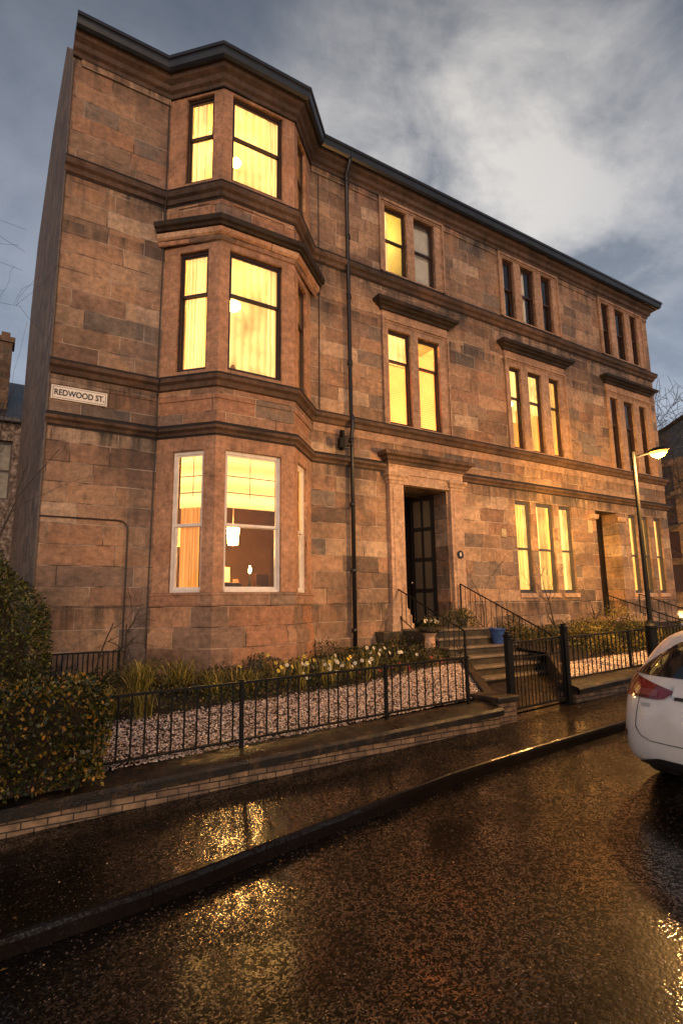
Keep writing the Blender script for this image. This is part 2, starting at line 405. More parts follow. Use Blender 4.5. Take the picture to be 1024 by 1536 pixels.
# ------------------------------------------------------------------ camera
C0 = Vector((-.59248, -10.481968, 2.0))
yaw, pit, rol = .5621, .1658, .0139
cd = bpy.data.cameras.new('camera'); cam = bpy.data.objects.new('camera', cd); col.objects.link(cam)
r0 = Vector((math.cos(yaw), -math.sin(yaw), 0)); fw = Vector((math.sin(yaw)*math.cos(pit), math.cos(yaw)*math.cos(pit), math.sin(pit))); u0 = r0.cross(fw)
rr = r0*math.cos(rol) - u0*math.sin(rol); uu = r0*math.sin(rol) + u0*math.cos(rol)
mt = Matrix((rr, uu, -fw)).transposed().to_4x4(); mt.translation = C0; cam.matrix_world = mt
cd.sensor_fit = 'VERTICAL'; cd.sensor_height = 36; cd.lens = 834.5/1536*36; cd.clip_start = .05; cd.clip_end = 2000
sc.camera = cam

# ------------------------------------------------------------------ ground
def gz(x): return .045*(max(-60, min(x, 34))+.59)
KERB = [(-60,-6.42),(-.39,-6.40),(.57,-6.37),(1.36,-6.25),(2.61,-6.1),(3.56,-5.98),(4.85,-5.93),(6.54,-5.94),(34,-5.94),(200,-5.94)]
def wallY(x): return -4.57-.045*max(x,-1) if x < 5.6 else -4.66
xs = [-60,-20,-8,-3,0,3,6,10,16,24,34,200]
m = MB()
ys = [-200,-40,-12,-9,-7,-5,0,60,300]
for i in range(len(xs)-1):
    for j in range(len(ys)-1):
        a, b, c, d = xs[i], xs[i+1], ys[j], ys[j+1]
        m.quad((a,c,gz(a)),(b,c,gz(b)),(b,d,gz(b)),(a,d,gz(a)))
struct(m.build('road', M['road']))
def dense(path, step=.5):
    out = []
    for (x0,y0),(x1,y1) in zip(path, path[1:]):
        n = max(1, int(min(60, abs(x1-x0)/step))) if abs(x1-x0) < 30 else 4
        for i in range(n): out.append((x0+(x1-x0)*i/n, y0+(y1-y0)*i/n))
    return out+[path[-1]]
kp = dense(KERB)
m = MB()
for (x0,y0),(x1,y1) in zip(kp, kp[1:]):
    m.quad((x0,y0+.055,gz(x0)+.118),(x1,y1+.055,gz(x1)+.118),(x1,-3.9,gz(x1)+.13),(x0,-3.9,gz(x0)+.13))
struct(m.build('pavement', M['pave']))
# kerb stones, one run with rounded arris and an open joint between stones
m = MB(); x = -20.0
def ky(x):
    for (x0,y0),(x1,y1) in zip(KERB, KERB[1:]):
        if x0 <= x <= x1: return y0+(y1-y0)*(x-x0)/(x1-x0)
    return KERB[-1][1]
while x < 60:
    L = random.uniform(.8, 1.1); a, b = x+.002, x+L-.002; dz = random.uniform(-.001,.001); dy = random.uniform(-.002,.002)
    prof = [(0,-.05),(.002,.08),(.010,.108),(.026,.1185),(.06,.1195),(.06,-.05)]
    for i in range(4):
        xa, xb = a+(b-a)*i/4, a+(b-a)*(i+1)/4
        for (o0,h0),(o1,h1) in zip(prof, prof[1:]):
            m.quad((xa,ky(xa)+o0+dy,gz(xa)+h0+dz),(xb,ky(xb)+o0+dy,gz(xb)+h0+dz),(xb,ky(xb)+o1+dy,gz(xb)+h1+dz),(xa,ky(xa)+o1+dy,gz(xa)+h1+dz))
    x += L
struct(m.build('kerb', M['kerb']))
# garden ground behind the street wall
def gard(x, y):
    base = .50+.035*(x-.7) if x < 10 else .50+.035*9.3+.02*(x-10)
    return base + .075*(min(max(y,-4.5),-.5)+4.5)
m = MB(); gx = [-30,-10,-4,-1,0,1,2,3,4,5.0,6.0,7.4,9.4,11,13,15,18,21,26,40]; gy = [-4.45,-4,-3.2,-2.4,-1.6,-.8,0,3,8,16,40]
for i in range(len(gx)-1):
    for j in range(len(gy)-1):
        a,b,c,d = gx[i],gx[i+1],gy[j],gy[j+1]
        if 5.0 <= a < 9.4 and d <= .1: continue
        if c < 0: m.quad((a,c,gard(a,c)),(b,c,gard(b,c)),(b,d,gard(b,d)),(a,d,gard(a,d)))
        else: m.quad((a,c,gard(a,c)),(b,c,gard(b,c)),(b,d,gard(b,d)),(a,d,gard(a,d)))
struct(m.build('garden_ground', M['soil']))
# entrance path between gate and steps
m = MB()
m.quad((5.0,-4.7,gz(5.0)+.14),(9.4,-4.7,gz(9.4)+.14),(9.4,.3,gz(9.4)+.16),(5.0,.3,gz(5)+.16))
struct(m.build('entrance_path', M['pave']))

# ------------------------------------------------------------------ the sandstone house
IL, BL, BR, IR, RT, BD = 1.904, 2.744, 4.357, 5.23, 19.79, .88
TOP = 12.95
house = thing('sandstone_house', 'three storey sandstone tenement with a canted bay, lit yellow windows and a black gutter', 'house', (0,0,gard(0,0)-.1))
R = .18    # reveal depth
def wallseg(m, p0, p1, z0, z1, ops, depth=R, off=0.0, mask=None):
    p0, p1 = Vector(p0), Vector(p1); L = (p1-p0).length; t = (p1-p0)/L; n = Vector((-t.y, t.x))
    P = lambda u, d, z: (p0.x+t.x*u+n.x*d, p0.y+t.y*u+n.y*d, z)
    us = sorted({0, L}|{u for o in ops for u in o[:2]}); zs = sorted({z0, z1}|{z for o in ops for z in o[2:4]})
    for a, b in zip(us, us[1:]):
        for c, d in zip(zs, zs[1:]):
            if any(o[0]-1e-6 <= a and b <= o[1]+1e-6 and o[2]-1e-6 <= c and d <= o[3]+1e-6 for o in ops): continue
            m.quad(P(a,off,c),P(b,off,c),P(b,off,d),P(a,off,d))
    for o in ops:
        a,b,c,d = o[:4]; dd = o[4] if len(o) > 4 else depth
        m.quad(P(a,off,c),P(a,off+dd,c),P(a,off+dd,d),P(a,off,d)); m.quad(P(b,off,c),P(b,off,d),P(b,off+dd,d),P(b,off+dd,c))
        m.quad(P(a,off,d),P(a,off+dd,d),P(b,off+dd,d),P(b,off,d)); m.quad(P(a,off,c),P(b,off,c),P(b,off+dd,c),P(a,off+dd,c))

z1s, z1h, z2o, z2h, z3o, z3h = 2.26, 4.858, 6.40, 8.91, 10.50, 12.41
Dw = [(7.448,8.176),(8.422,9.162)]; Mw = [(11.894,12.398),(12.70,13.33),(13.675,14.19)]; Rw = [(16.89,17.37),(17.70,18.30),(18.63,19.10)]
Gw = [(11.79,12.43),(12.68,13.44),(13.71,14.31)]; Hw = [(17.34,17.80),(18.02,18.52),(18.86,19.32)]
DOOR = (7.76,9.20,1.30,4.86); FD = (15.52,16.755,1.52,4.86)
ops = [(a,b,z2o,z2h) for a,b in Dw+Mw+Rw] + [(a,b,z3o,z3h) for a,b in Dw+Mw+Rw] + [(a,b,z1s,z1h) for a,b in Gw+Hw] + [(*DOOR,1.1),(*FD,.62)]
m = MB()
wallseg(m, (0,0), (IL,0), 0, TOP, [])
wallseg(m, (IR,0), (RT,0), 0, TOP, [(o[0]-IR, o[1]-IR, *o[2:]) for o in ops])
m.quad((RT,0,0),(RT,14.2,0),(RT,14.2,TOP),(RT,0,TOP)); m.quad((0,14.2,0),(RT,14.2,0),(RT,14.2,TOP),(0,14.2,TOP))
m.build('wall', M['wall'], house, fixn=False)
# bay
bp = [(IL,0),(BL,-BD),(BR,-BD),(IR,0)]; cl = math.hypot(BL-IL, BD)
CU = {1:(.34,.98),2:(.33,.97),3:(.38,1.0)}
bayw = {1:(z1s,4.88), 2:(6.46,8.97), 3:(10.53,12.52)}
FW = (2.934-BL, 4.077-BL)
m = MB()
opl = [(*CU[i],*bayw[i]) for i in (1,2,3)]
opf = [(*FW,*bayw[i]) for i in (1,2,3)]
oprt = [(cl-b, cl-a, c, d) for (a,b,c,d) in opl]
wallseg(m, bp[0], bp[1], 0, TOP, opl); wallseg(m, bp[1], bp[2], 0, TOP, opf); wallseg(m, bp[2], bp[3], 0, TOP, oprt)
m.build('bay_wall', M['bay'], house, fixn=False)
m = MB(); m.sweep([(IL,0),(BL,-BD),(BR,-BD),(IR,0)], [(0.001,.2),(.06,.2),(.06,1.52),(.03,1.56),(0.001,1.56)])
m.build('bay_plinth', M['bay'], house)
def along(P, Q, u): return tuple(Vector(P)+(Vector(Q)-Vector(P)).normalized()*u)
m = MB()
for i, (za, zb) in {1:(2.262,5.15), 2:(6.39,9.09), 3:(10.42,12.57)}.items():
    a, b = CU[i]; zt = bayw[i][1]; q = [(.001,za),(.007,za),(.007,zt+.004),(.001,zt+.004)]
    for pth in ([along(bp[0],bp[1],b), bp[1], along(bp[1],bp[2],FW[0])], [along(bp[1],bp[2],FW[1]), bp[2], along(bp[2],bp[3],cl-b)], [along(bp[0],bp[1],.01), along(bp[0],bp[1],a)], [along(bp[2],bp[3],cl-a), along(bp[2],bp[3],cl-.01)]): m.sweep(pth, q)
    m.sweep([bp[0],bp[1],bp[2],bp[3]], [(.001,zt+.006),(.008,zt+.006),(.008,zb),(.001,zb)])
M['pier'] = stone('bay_pier_stone', blocks=False, tint=(1.18,1.02,.90), soot=.3)
m.build('bay_piers', M['pier'], house)
for a, b, zt in ((0.0,IL-.07,1.28),(IR+.07,7.2,1.28),(9.75,15.25,1.40),(17.05,RT,1.45)):
    m = MB(); m.sweep([(a,0),(b,0)], [(.001,.2),(.045,.2),(.045,zt),(.02,zt+.03),(.001,zt+.03)]); m.build('plinth', M['wall'], house)

# side gable with raked skew
gp = [(0,0),(0.3,0),(2.4,2.25),(6.4,3.2),(9.4,3.15),(12.4,3.1),(14.2,1.3)]
m = MB()
for (a,h0),(b,h1) in zip(gp, gp[1:]):
    m.quad((0,a,0),(0,b,0),(0,b,TOP+h1),(0,a,TOP+h0)); m.quad((.45,a,TOP-1),(.45,b,TOP-1),(.45,b,TOP+h1),(.45,a,TOP+h0))
    m.quad((0,a,TOP+h0),(0,b,TOP+h1),(.45,b,TOP+h1),(.45,a,TOP+h0))
m.quad((0,14.2,0),(.45,14.2,0),(.45,14.2,TOP+1.3),(0,14.2,TOP+1.3))
m.build('gable', M['gable'], house)
m = MB()
pr = [(0.3,.35),(7.1,3.0),(14.2,.3)]
for (a,h0),(b,h1) in zip(pr, pr[1:]): m.quad((.45,a,TOP+h0-.1),(RT+.1,a,TOP+h0-.1),(RT+.1,b,TOP+h1-.1),(.45,b,TOP+h1-.1))
m.quad((0.1,.0,TOP),(RT,.0,TOP),(RT,.4,TOP+.25),(0.1,.4,TOP+.25))
m.poly([(IL,0,TOP+.02),(BL,-BD,TOP+.02),(BR,-BD,TOP+.02),(IR,0,TOP+.02)])
m.quad((0,0,TOP-.01),(RT,0,TOP-.01),(RT,14.2,TOP-.01),(0,14.2,TOP-.01))
m.poly([(RT,.3,TOP+.2),(RT,14.2,TOP+.2),(RT,7.1,TOP+2.9)])
m.build('roof', M['slate'], house, fixn=False)

# mouldings following wall and bay
full = [(0.0,0),(IL,0),(BL,-BD),(BR,-BD),(IR,0),(RT,0),(RT,5)]
left = [(0.0,0),(IL,0),(BL,-BD),(BR,-BD),(IR,0),(7.22,0)]
def mould(name, path, prof, mat, bev=0):
    m = MB(); m.sweep(path, prof); return m.build(name, mat, house)
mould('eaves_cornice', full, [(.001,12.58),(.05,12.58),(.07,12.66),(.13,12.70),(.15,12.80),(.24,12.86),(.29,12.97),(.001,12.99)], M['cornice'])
mould('gutter', full, [(.001,12.995),(.27,12.99),(.30,12.93),(.35,12.92),(.40,12.96),(.43,13.04),(.43,13.10),(.46,13.11),(.46,13.18),(.42,13.19),(.41,13.10),(.2,13.05),(.001,13.1)], M['gutter'])
mould('frieze_band', [(0.16,0),(IL-.02,0)], [(.001,12.44),(.035,12.44),(.035,12.60),(.001,12.60)], M['wall'])
for a, b in ((IR+.03,7.22),(9.52,11.66),(14.53,16.66),(19.5,RT)):
    mould('frieze_band', [(a,0),(b,0)], [(.001,12.42),(.03,12.42),(.03,12.60),(.001,12.60)], M['wall'])
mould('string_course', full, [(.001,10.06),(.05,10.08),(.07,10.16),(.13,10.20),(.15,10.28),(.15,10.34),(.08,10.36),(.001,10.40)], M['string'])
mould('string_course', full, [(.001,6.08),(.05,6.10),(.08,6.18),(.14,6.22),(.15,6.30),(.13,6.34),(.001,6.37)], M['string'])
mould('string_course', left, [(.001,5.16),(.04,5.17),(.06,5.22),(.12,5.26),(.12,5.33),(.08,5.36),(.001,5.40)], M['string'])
mould('string_course', [(9.72,0),(RT,0),(RT,5)], [(.001,5.18),(.04,5.19),(.06,5.24),(.12,5.28),(.12,5.35),(.08,5.38),(.001,5.42)], M['string'])
M['crust_shade'] = simple('black_crust_and_shade', (.012,.010,.010), .7, .5, 6, .6, .01)
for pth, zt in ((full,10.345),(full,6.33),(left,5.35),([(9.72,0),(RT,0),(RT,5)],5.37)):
    mould('weathered_top', pth, [(.001,zt+.062),(.09,zt+.025),(.158,zt-.008),(.162,zt-.035),(.157,zt-.035),(.001,zt+.03)] if zt > 6 else [(.001,zt+.06),(.09,zt+.02),(.128,zt-.012),(.132,zt-.035),(.126,zt-.035),(.001,zt+.03)], M['crust_shade'])
    mould('undercut_shade', pth, [(.0012,zt-.31 if zt > 6 else zt-.215),(.012,zt-.31 if zt > 6 else zt-.215),(.012,zt-.285 if zt > 6 else zt-.185),(.0012,zt-.285 if zt > 6 else zt-.185)], M['crust_shade'])  # black strip painted as shade under each string course
mould('band_course', [(IL,0),(BL,-BD),(BR,-BD),(IR,0)], [(.001,5.86),(.022,5.86),(.022,6.07),(.001,6.07)], M['bay'])
mould('band_course', [(IR+.05,0),(RT,0)], [(.001,5.88),(.018,5.88),(.018,6.07),(.001,6.07)], M['trim'])
mould('band_course', [(0,0),(IL-.03,0)], [(.001,5.9),(.018,5.9),(.018,6.07),(.001,6.07)], M['wall'])
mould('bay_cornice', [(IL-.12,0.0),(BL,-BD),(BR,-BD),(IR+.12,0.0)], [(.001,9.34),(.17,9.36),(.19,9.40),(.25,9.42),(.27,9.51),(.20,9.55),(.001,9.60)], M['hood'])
mould('bay_cornice_bed', [(IL-.12,0.0),(BL,-BD),(BR,-BD),(IR+.12,0.0)], [(.001,9.12),(.03,9.13),(.05,9.20),(.11,9.25),(.13,9.335),(.001,9.336)], M['bay'])
mould('sill_course', [(IL,0),(BL,-BD),(BR,-BD),(IR,0)], [(.001,2.02),(.035,2.02),(.035,2.20),(.05,2.21),(.05,2.25),(.001,2.258)], M['bay'])
# apron panel under the top bay windows
m = MB()
def onface(p0, p1, u0, u1, d0, d1, z0, z1, m):
    p0, p1 = Vector(p0), Vector(p1); t = (p1-p0).normalized(); n = Vector((-t.y,t.x)); m.obox(p0, t, n, u0, u1, d0, d1, z0, z1)
for p0, p1, a, b in ((bp[0],bp[1],.25,1.0),(bp[1],bp[2],.22,1.4),(bp[2],bp[3],.22,.95)):
    onface(p0,p1,a,b,-.022,.01,9.96,10.0,m); onface(p0,p1,a,b,-.022,.01,9.66,9.70,m); onface(p0,p1,a,a+.035,-.022,.01,9.702,9.958,m); onface(p0,p1,b-.035,b,-.022,.01,9.702,9.958,m)
m.build('apron_panel', M['bay'], house)

# architraves round the grouped windows, with hoods on the first floor
def surround(x0, x1, ws, z0, z1, zh, hood=None):
    m = MB(); f = -.035
    us = [(a-x0, b-x0, z0, zh) for a, b in ws]
    wallseg(m, (x0,0), (x1,0), z0-.04, z1, us, depth=.04, off=f)
    m.quad((x0,f,z0-.04),(x0,0,z0-.04),(x0,0,z1),(x0,f,z1)); m.quad((x1,f,z0-.04),(x1,0,z0-.04),(x1,0,z1),(x1,f,z1)); m.quad((x0,f,z1),(x1,f,z1),(x1,0,z1),(x0,0,z1))
    o = m.build('architrave', M['trim'], house, fixn=False)
    m = MB(); za = z1 if not hood else zh+.27
    m.box(x0-.02,x0+.04,-.075,-.036,z0-.04,za); m.box(x1-.04,x1+.02,-.075,-.036,z0-.04,za); m.box(x0+.041,x1-.041,-.075,-.036,za-.07,za)
    m.box(x0+.06,x1-.06,-.055,-.036,za-.13,za-.09); m.box(x0+.06,x0+.085,-.055,-.036,z0-.04,za-.131); m.box(x1-.085,x1-.06,-.055,-.036,z0-.04,za-.131)
    m.build('architrave_moulding', M['trim'], house)
    if hood:
        m = MB(); h = hood
        pr = [(0,h),(.05,h+.01),(.07,h+.07),(.14,h+.10),(.16,h+.14),(.23,h+.16),(.25,h+.24),(.18,h+.26),(0,h+.30)]
        a, b = x0-.02, x1+.02
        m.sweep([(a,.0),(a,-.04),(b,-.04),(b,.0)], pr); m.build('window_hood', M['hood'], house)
surround(7.28,9.464,Dw,z3o,12.57,z3h); surround(11.715,14.48,Mw,z3o,12.57,z3h); surround(16.71,19.37,Rw,z3o,12.57,z3h)
surround(7.28,9.464,Dw,z2o,9.36,z2h,9.36); surround(11.715,14.48,Mw,z2o,9.36,z2h,9.36); surround(16.71,19.37,Rw,z2o,9.36,z2h,9.36)
for a,b in Gw+Hw: MB().box(a-.03,b+.03,-.06,.02,z1s-.13,z1s-.004).build('stone_sill', M['porch'], house, bevel=.008)

# -- windows -----------------------------------------------------------------
def window(p0, p1, z0, z1, rail, frame='frame_dark', fill=None, curtains=None, dep=.06, sash=.032, name='window'):
    """p0,p1: opening's ends on the outer wall face"""
    p0, p1 = Vector(p0), Vector(p1); L = (p1-p0).length; t = (p1-p0)/L; n = Vector((-t.y,t.x)); F = M[frame]
    m = MB(); B = lambda *a: m.obox(p0, t, n, *a)
    fwd = .045; B(0,fwd,dep,dep+.09,z0,z1); B(L-fwd,L,dep,dep+.09,z0,z1); B(fwd,L-fwd,dep,dep+.09,z1-.06,z1); B(fwd,L-fwd,dep-.02,dep+.09,z0,z0+.05)
    zr = z0+(z1-z0)*rail; s = sash
    # upper sash forward, lower sash set back
    B(fwd,fwd+s,dep+.02,dep+.05,zr,z1-.06); B(L-fwd-s,L-fwd,dep+.02,dep+.05,zr,z1-.06); B(fwd+s,L-fwd-s,dep+.02,dep+.05,z1-.06-s,z1-.06); B(fwd+s,L-fwd-s,dep+.015,dep+.052,zr,zr+.05)
    B(fwd,fwd+s,dep+.053,dep+.083,z0+.05,zr+.03); B(L-fwd-s,L-fwd,dep+.053,dep+.083,z0+.05,zr+.03); B(fwd+s,L-fwd-s,dep+.053,dep+.083,z0+.05,z0+.05+s*1.5); B(fwd+s,L-fwd-s,dep+.053,dep+.083,zr-.01,zr+.03)
    w = m.build(name, F, house)
    m = MB(); B(fwd+s,L-fwd-s,dep+.033,dep+.037,zr+.05,z1-.06-s); m.build('pane', M['glass'], w)
    m = MB(); B(fwd+s,L-fwd-s,dep+.066,dep+.070,z0+.05+s*1.5,zr-.01); m.build('pane', M['glass'], w)
    # hangings inside: (kind, material, u0, u1, zlow, zhigh) as fractions
    for h in (curtains or []):
        kind, mat, a, b, c, d = h; m = MB(); u0, u1 = L*a, L*b; za, zb = z0+(z1-z0)*c, z0+(z1-z0)*d
        if kind == 'curtain':
            nf = max(6, int((u1-u0)/.022)); pts = []
            for i in range(nf+1):
                u = u0+(u1-u0)*i/nf; dd = dep+(.14 if 'curtain' in mat or 'net' in mat else .24)+.03*math.sin(i*1.1)+.012*math.sin(i*2.7); pts.append((p0.x+t.x*u+n.x*dd, p0.y+t.y*u+n.y*dd))
            for q, r in zip(pts, pts[1:]): m.quad((q[0],q[1],za),(r[0],r[1],za),(r[0],r[1],zb),(q[0],q[1],zb))
            m.build('curtain', M[mat], w, smooth=True)
        elif kind == 'slats':
            zz = za
            while zz < zb:
                m.obox(p0, t, n, u0, u1, dep+.13, dep+.155, zz, zz+.014); zz += .060
            m.obox(p0, t, n, u0, u1, dep+.17, dep+.175, za, zb)
            m.build('blind', M[mat], w)
        else:
            m.obox(p0, t, n, u0, u1, dep+.14, dep+.15, za, zb); bl_ = m.build('blind', M[mat], w)
            if mat == 'roman':
                m = MB(); hh = zb-za
                for q_ in (.27,.58): m.obox(p0, t, n, u0, u1, dep+.128, dep+.139, za+hh*q_, za+hh*q_+.02)
                m.obox(p0, t, n, (u0+u1)/2-.006, (u0+u1)/2+.006, dep+.12, dep+.127, za+hh*.2, zb); m.build('batten', M['curtain_unlit'], bl_)
    return w

def ww(a, b): return (a,0), (b,0)
# D column (above the main door)
window(*ww(*Dw[0]),z3o,z3h,.5,curtains=[('blind','net_pale',.0,.35,.0,1.0)])
window(*ww(*Dw[1]),z3o,z3h,.5,curtains=[('blind','curtain_white',.0,1,.0,1.0)])
window(*ww(*Dw[0]),z2o,z2h,.67,curtains=[('slats','venetian',.0,1,.0,.66),('blind','sheer',0,1,.67,1)])
window(*ww(*Dw[1]),z2o,z2h,.67,curtains=[('slats','venetian',.0,1,.0,.85)])
# M column
for i,(a,b) in enumerate(Mw):
    window((a,0),(b,0),z3o,z3h,.5,curtains=[('curtain','curtain_white' if i < 2 else 'curtain_unlit',.0,.62,0,1)])  # pale nets widened to whiten panes that would reflect the sky
    window((a,0),(b,0),z2o,z2h,.62,curtains=[('curtain','net_pale',.0,.42 if i != 1 else .25,0,1),('blind','sheer_mid' if i == 2 else 'sheer_pale',0,1,(.35,.5,.2)[i],1)]+([('curtain','net_orange',.68,1,0,.5)]))
for i,(a,b) in enumerate(Rw):
    window((a,0),(b,0),z3o,z3h,.5,curtains=[('curtain','curtain_unlit',.0,.3,0,1)])
    window((a,0),(b,0),z2o,z2h,.62,curtains=[('curtain','curtain_unlit',.0,.3,0,1)])
for i,(a,b) in enumerate(Gw): window((a,0),(b,0),z1s,z1h,.47,'frame_grey',curtains=[('curtain','net' if i == 0 else 'net_pale',.0,(.75,.4,.6)[i],0,1),('blind','sheer_mid' if i == 1 else 'sheer_warm',0,1,0,1)]+([('curtain','net',.8,1,0,1)] if i == 1 else []))
for i,(a,b) in enumerate(Hw): window((a,0),(b,0),z1s,z1h,.47,'frame_grey',curtains=[('blind','net',.0,1,0,1)])
# bay
def cant(i, side):
    a, b = CU[i]
    if side == 'L': P, Q = Vector(bp[0]), Vector(bp[1])
    else: P, Q = Vector(bp[2]), Vector(bp[3]); a, b = cl-b, cl-a
    t = (Q-P).normalized(); return P+t*a, P+t*b
def front(): return (BL+FW[0],-BD), (BL+FW[1],-BD)
window(*front(),*bayw[3],.53,curtains=[('curtain','net_pale',.76,1,0,1),('blind','sheer',0,.76,0,1)])
window(*cant(3,'L'),*bayw[3],.53,curtains=[('curtain','net_pale',.1,.6,0,1)])
window(*cant(3,'R'),*bayw[3],.53,curtains=[('curtain','net_pale',.3,1,0,1)])
window(*front(),*bayw[2],.63,curtains=[('curtain','net_pale',.80,1,0,1),('blind','sheer_pale',0,.8,0,1)])
window(*cant(2,'L'),*bayw[2],.63,curtains=[('curtain','net_pale',.1,.8,0,1)])
window(*cant(2,'R'),*bayw[2],.63,curtains=[('curtain','net_pale',.3,1,0,1)])
for P, Q, cu in ((*front(),[('blind','roman',.04,.96,.60,.99)]), (*cant(1,'L'),[('blind','roman',.1,.96,.60,.99),('curtain','net_orange',.15,.75,.0,.6)]), (*cant(1,'R'),[('blind','roman',.1,.96,.6,.99)])):
    window(P,Q,*bayw[1],.46,'frame_white',curtains=cu)

# -- rooms behind the windows, each with its own lamp ------------------------
def room(x0, x1, y0, y1, z0, z1, mat):
    m = MB(); m.quad((x0,y1,z0),(x1,y1,z0),(x1,y1,z1),(x0,y1,z1)); m.quad((x0,y0,z0),(x0,y1,z0),(x0,y1,z1),(x0,y0,z1)); m.quad((x1,y0,z0),(x1,y1,z0),(x1,y1,z1),(x1,y0,z1))
    m.quad((x0,y0,z0),(x1,y0,z0),(x1,y1,z0),(x0,y1,z0)); m.quad((x0,y0,z1),(x1,y0,z1),(x1,y1,z1),(x0,y1,z1))
    m.build('room', M[mat], house, fixn=False)
def bayroom(z0, z1, mat, y1=3.2):
    e = .30
    m = MB(); A = (1.3,.35); B_ = (5.75,.35); m.quad((A[0],y1,z0),(B_[0],y1,z0),(B_[0],y1,z1),(A[0],y1,z1))
    m.quad((*A,z0),(A[0],y1,z0),(A[0],y1,z1),(*A,z1)); m.quad((*B_,z0),(B_[0],y1,z0),(B_[0],y1,z1),(*B_,z1))
    for z in (z0,z1): m.poly([(A[0],.35,z),(IL+.2,.35,z),(BL+.13,-BD+.32,z),(BR-.13,-BD+.32,z),(IR-.2,.35,z),(B_[0],.35,z),(B_[0],y1,z),(A[0],y1,z)])
    m.quad((A[0],.35,z0),(IL+.2,.35,z0),(IL+.2,.35,z1),(A[0],.35,z1)); m.quad((B_[0],.35,z0),(IR-.2,.35,z0),(IR-.2,.35,z1),(B_[0],.35,z1))
    m.build('room', M[mat], house, fixn=False)
def lamp(x, y, z, w, r=.12, c=(1.0,.70,.27)):
    l = bpy.data.lights.new('room_light', 'POINT'); l.energy = w; l.shadow_soft_size = r; l.color = c
    o = bpy.data.objects.new('room_light', l); col.objects.link(o); o.location = (x,y,z); return o
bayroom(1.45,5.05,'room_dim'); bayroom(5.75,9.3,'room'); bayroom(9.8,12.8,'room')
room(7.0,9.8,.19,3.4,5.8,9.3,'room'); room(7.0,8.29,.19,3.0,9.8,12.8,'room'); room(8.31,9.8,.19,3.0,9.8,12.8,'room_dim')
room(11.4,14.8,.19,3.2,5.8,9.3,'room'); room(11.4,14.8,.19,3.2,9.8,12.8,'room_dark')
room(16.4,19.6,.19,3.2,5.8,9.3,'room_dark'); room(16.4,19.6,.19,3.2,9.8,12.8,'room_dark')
room(11.4,14.8,.19,3.2,1.7,5.3,'room'); room(17.0,19.6,.19,3.2,1.7,5.3,'room')
lamp(3.4,1.3,12.0,75); lamp(3.5,1.0,7.7,80,.15); lamp(8.2,1.4,8.9,70); lamp(7.7,1.2,12.2,45,c=(1,.74,.2)); lamp(13.0,1.6,8.6,75); lamp(13,1.6,4.7,60); lamp(18.3,1.6,4.6,40)

# -- porch and doors -----------------------------------------------------------
for a, b in ((7.30,7.72),(9.24,9.66)):
    m = MB(); m.box(a,b,-.12,-.001,1.92,4.86)
    m.box(a+.09,b-.09,-.135,-.121,2.1,4.75)
    m.build('pilaster', M['porch'], house, bevel=.01)
for a, b in ((7.30,7.72),(9.24,9.66)):
    m = MB(); m.sweep([(a,0),(a,-.12),(b,-.12),(b,0)], [(0,4.86),(.02,4.86),(.02,4.92),(.05,4.95),(.05,5.0),(.10,5.05),(.10,5.11),(0,5.11)]); m.build('capital', M['porch'], house)
    m = MB(); m.sweep([(a,0),(a,-.12),(b,-.12),(b,0)], [(0,1.22),(.10,1.22),(.10,1.55),(.07,1.58),(.07,1.74),(.04,1.80),(.04,1.86),(0,1.92)]); m.build('pilaster_base', M['porch'], house)
m = MB(); m.box(7.28,9.68,-.13,-.001,5.112,5.29); m.box(7.26,9.70,-.15,-.001,5.291,5.33)
m.box(7.721,9.239,-.10,.0,4.87,5.11)
m.build('entablature', M['porch'], house)
m = MB(); m.sweep([(7.26,0),(7.26,-.15),(9.70,-.15),(9.70,0)], [(0,5.33),(.03,5.33),(.05,5.40),(.10,5.43),(.12,5.49),(.21,5.52),(.23,5.60),(.18,5.63),(0,5.68)]); m.build('porch_cornice', M['string'], house)
# vestibule: passage seen through the open storm doors
m = MB(); x0,x1,y0,y1,za,zb = 7.74,9.22,1.1,3.2,1.45,4.9
m.quad((x0,y1,za),(x1,y1,za),(x1,y1,zb),(x0,y1,zb)); m.quad((x0,y0,za),(x0,y1,za),(x0,y1,zb),(x0,y0,zb)); m.quad((x1,y0,za),(x1,y1,za),(x1,y1,zb),(x1,y0,zb)); m.quad((x0,.0,za),(x1,.0,za),(x1,y1,za),(x0,y1,za)); m.quad((x0,y0,zb),(x1,y0,zb),(x1,y1,zb),(x0,y1,zb))
m.build('vestibule', M['room_dark'], house, fixn=False)
def leaf(hx, hy, ang, w, z0, z1, mat, rows, glass, name='door'):
    """a panelled door leaf hinged at (hx,hy); ang = direction of the leaf in plan"""
    t = Vector((math.cos(ang), math.sin(ang))); n = Vector((-t.y, t.x)); O = Vector((hx,hy)); m = MB()
    H = z1-z0; st = .09; ks = []
    hs = (H-.12-.10*rows)/rows
    m.obox(O,t,n,0,st,-.022,.022,z0,z1); m.obox(O,t,n,w-st,w,-.022,.022,z0,z1)
    z = z0
    for r in range(rows+1):
        h = .12 if r in (0,) else .10
        m.obox(O,t,n,st,w-st,-.022,.022,z,z+h); z += h
        if r < rows: ks.append((z, z+hs)); z += hs
    if glass: m.obox(O,t,n,w/2-.03,w/2+.03,-.02,.02,z0+.12,z1-.1)
    d = m.build(name, M[mat], house)
    for (a,b) in ks:
        m = MB()
        if glass:
            m.obox(O,t,n,st,w/2-.03,-.004,.004,a,b); m.obox(O,t,n,w/2+.03,w-st,-.004,.004,a,b); m.build('pane', M['doorglass'], d)
        else:
            m.obox(O,t,n,st,w-st,-.006,.006,a,b); m.obox(O,t,n,st+.05,w-st-.05,-.016,.016,a+.05,b-.05); m.build('panel', M[mat], d)
    return d, O, t, n
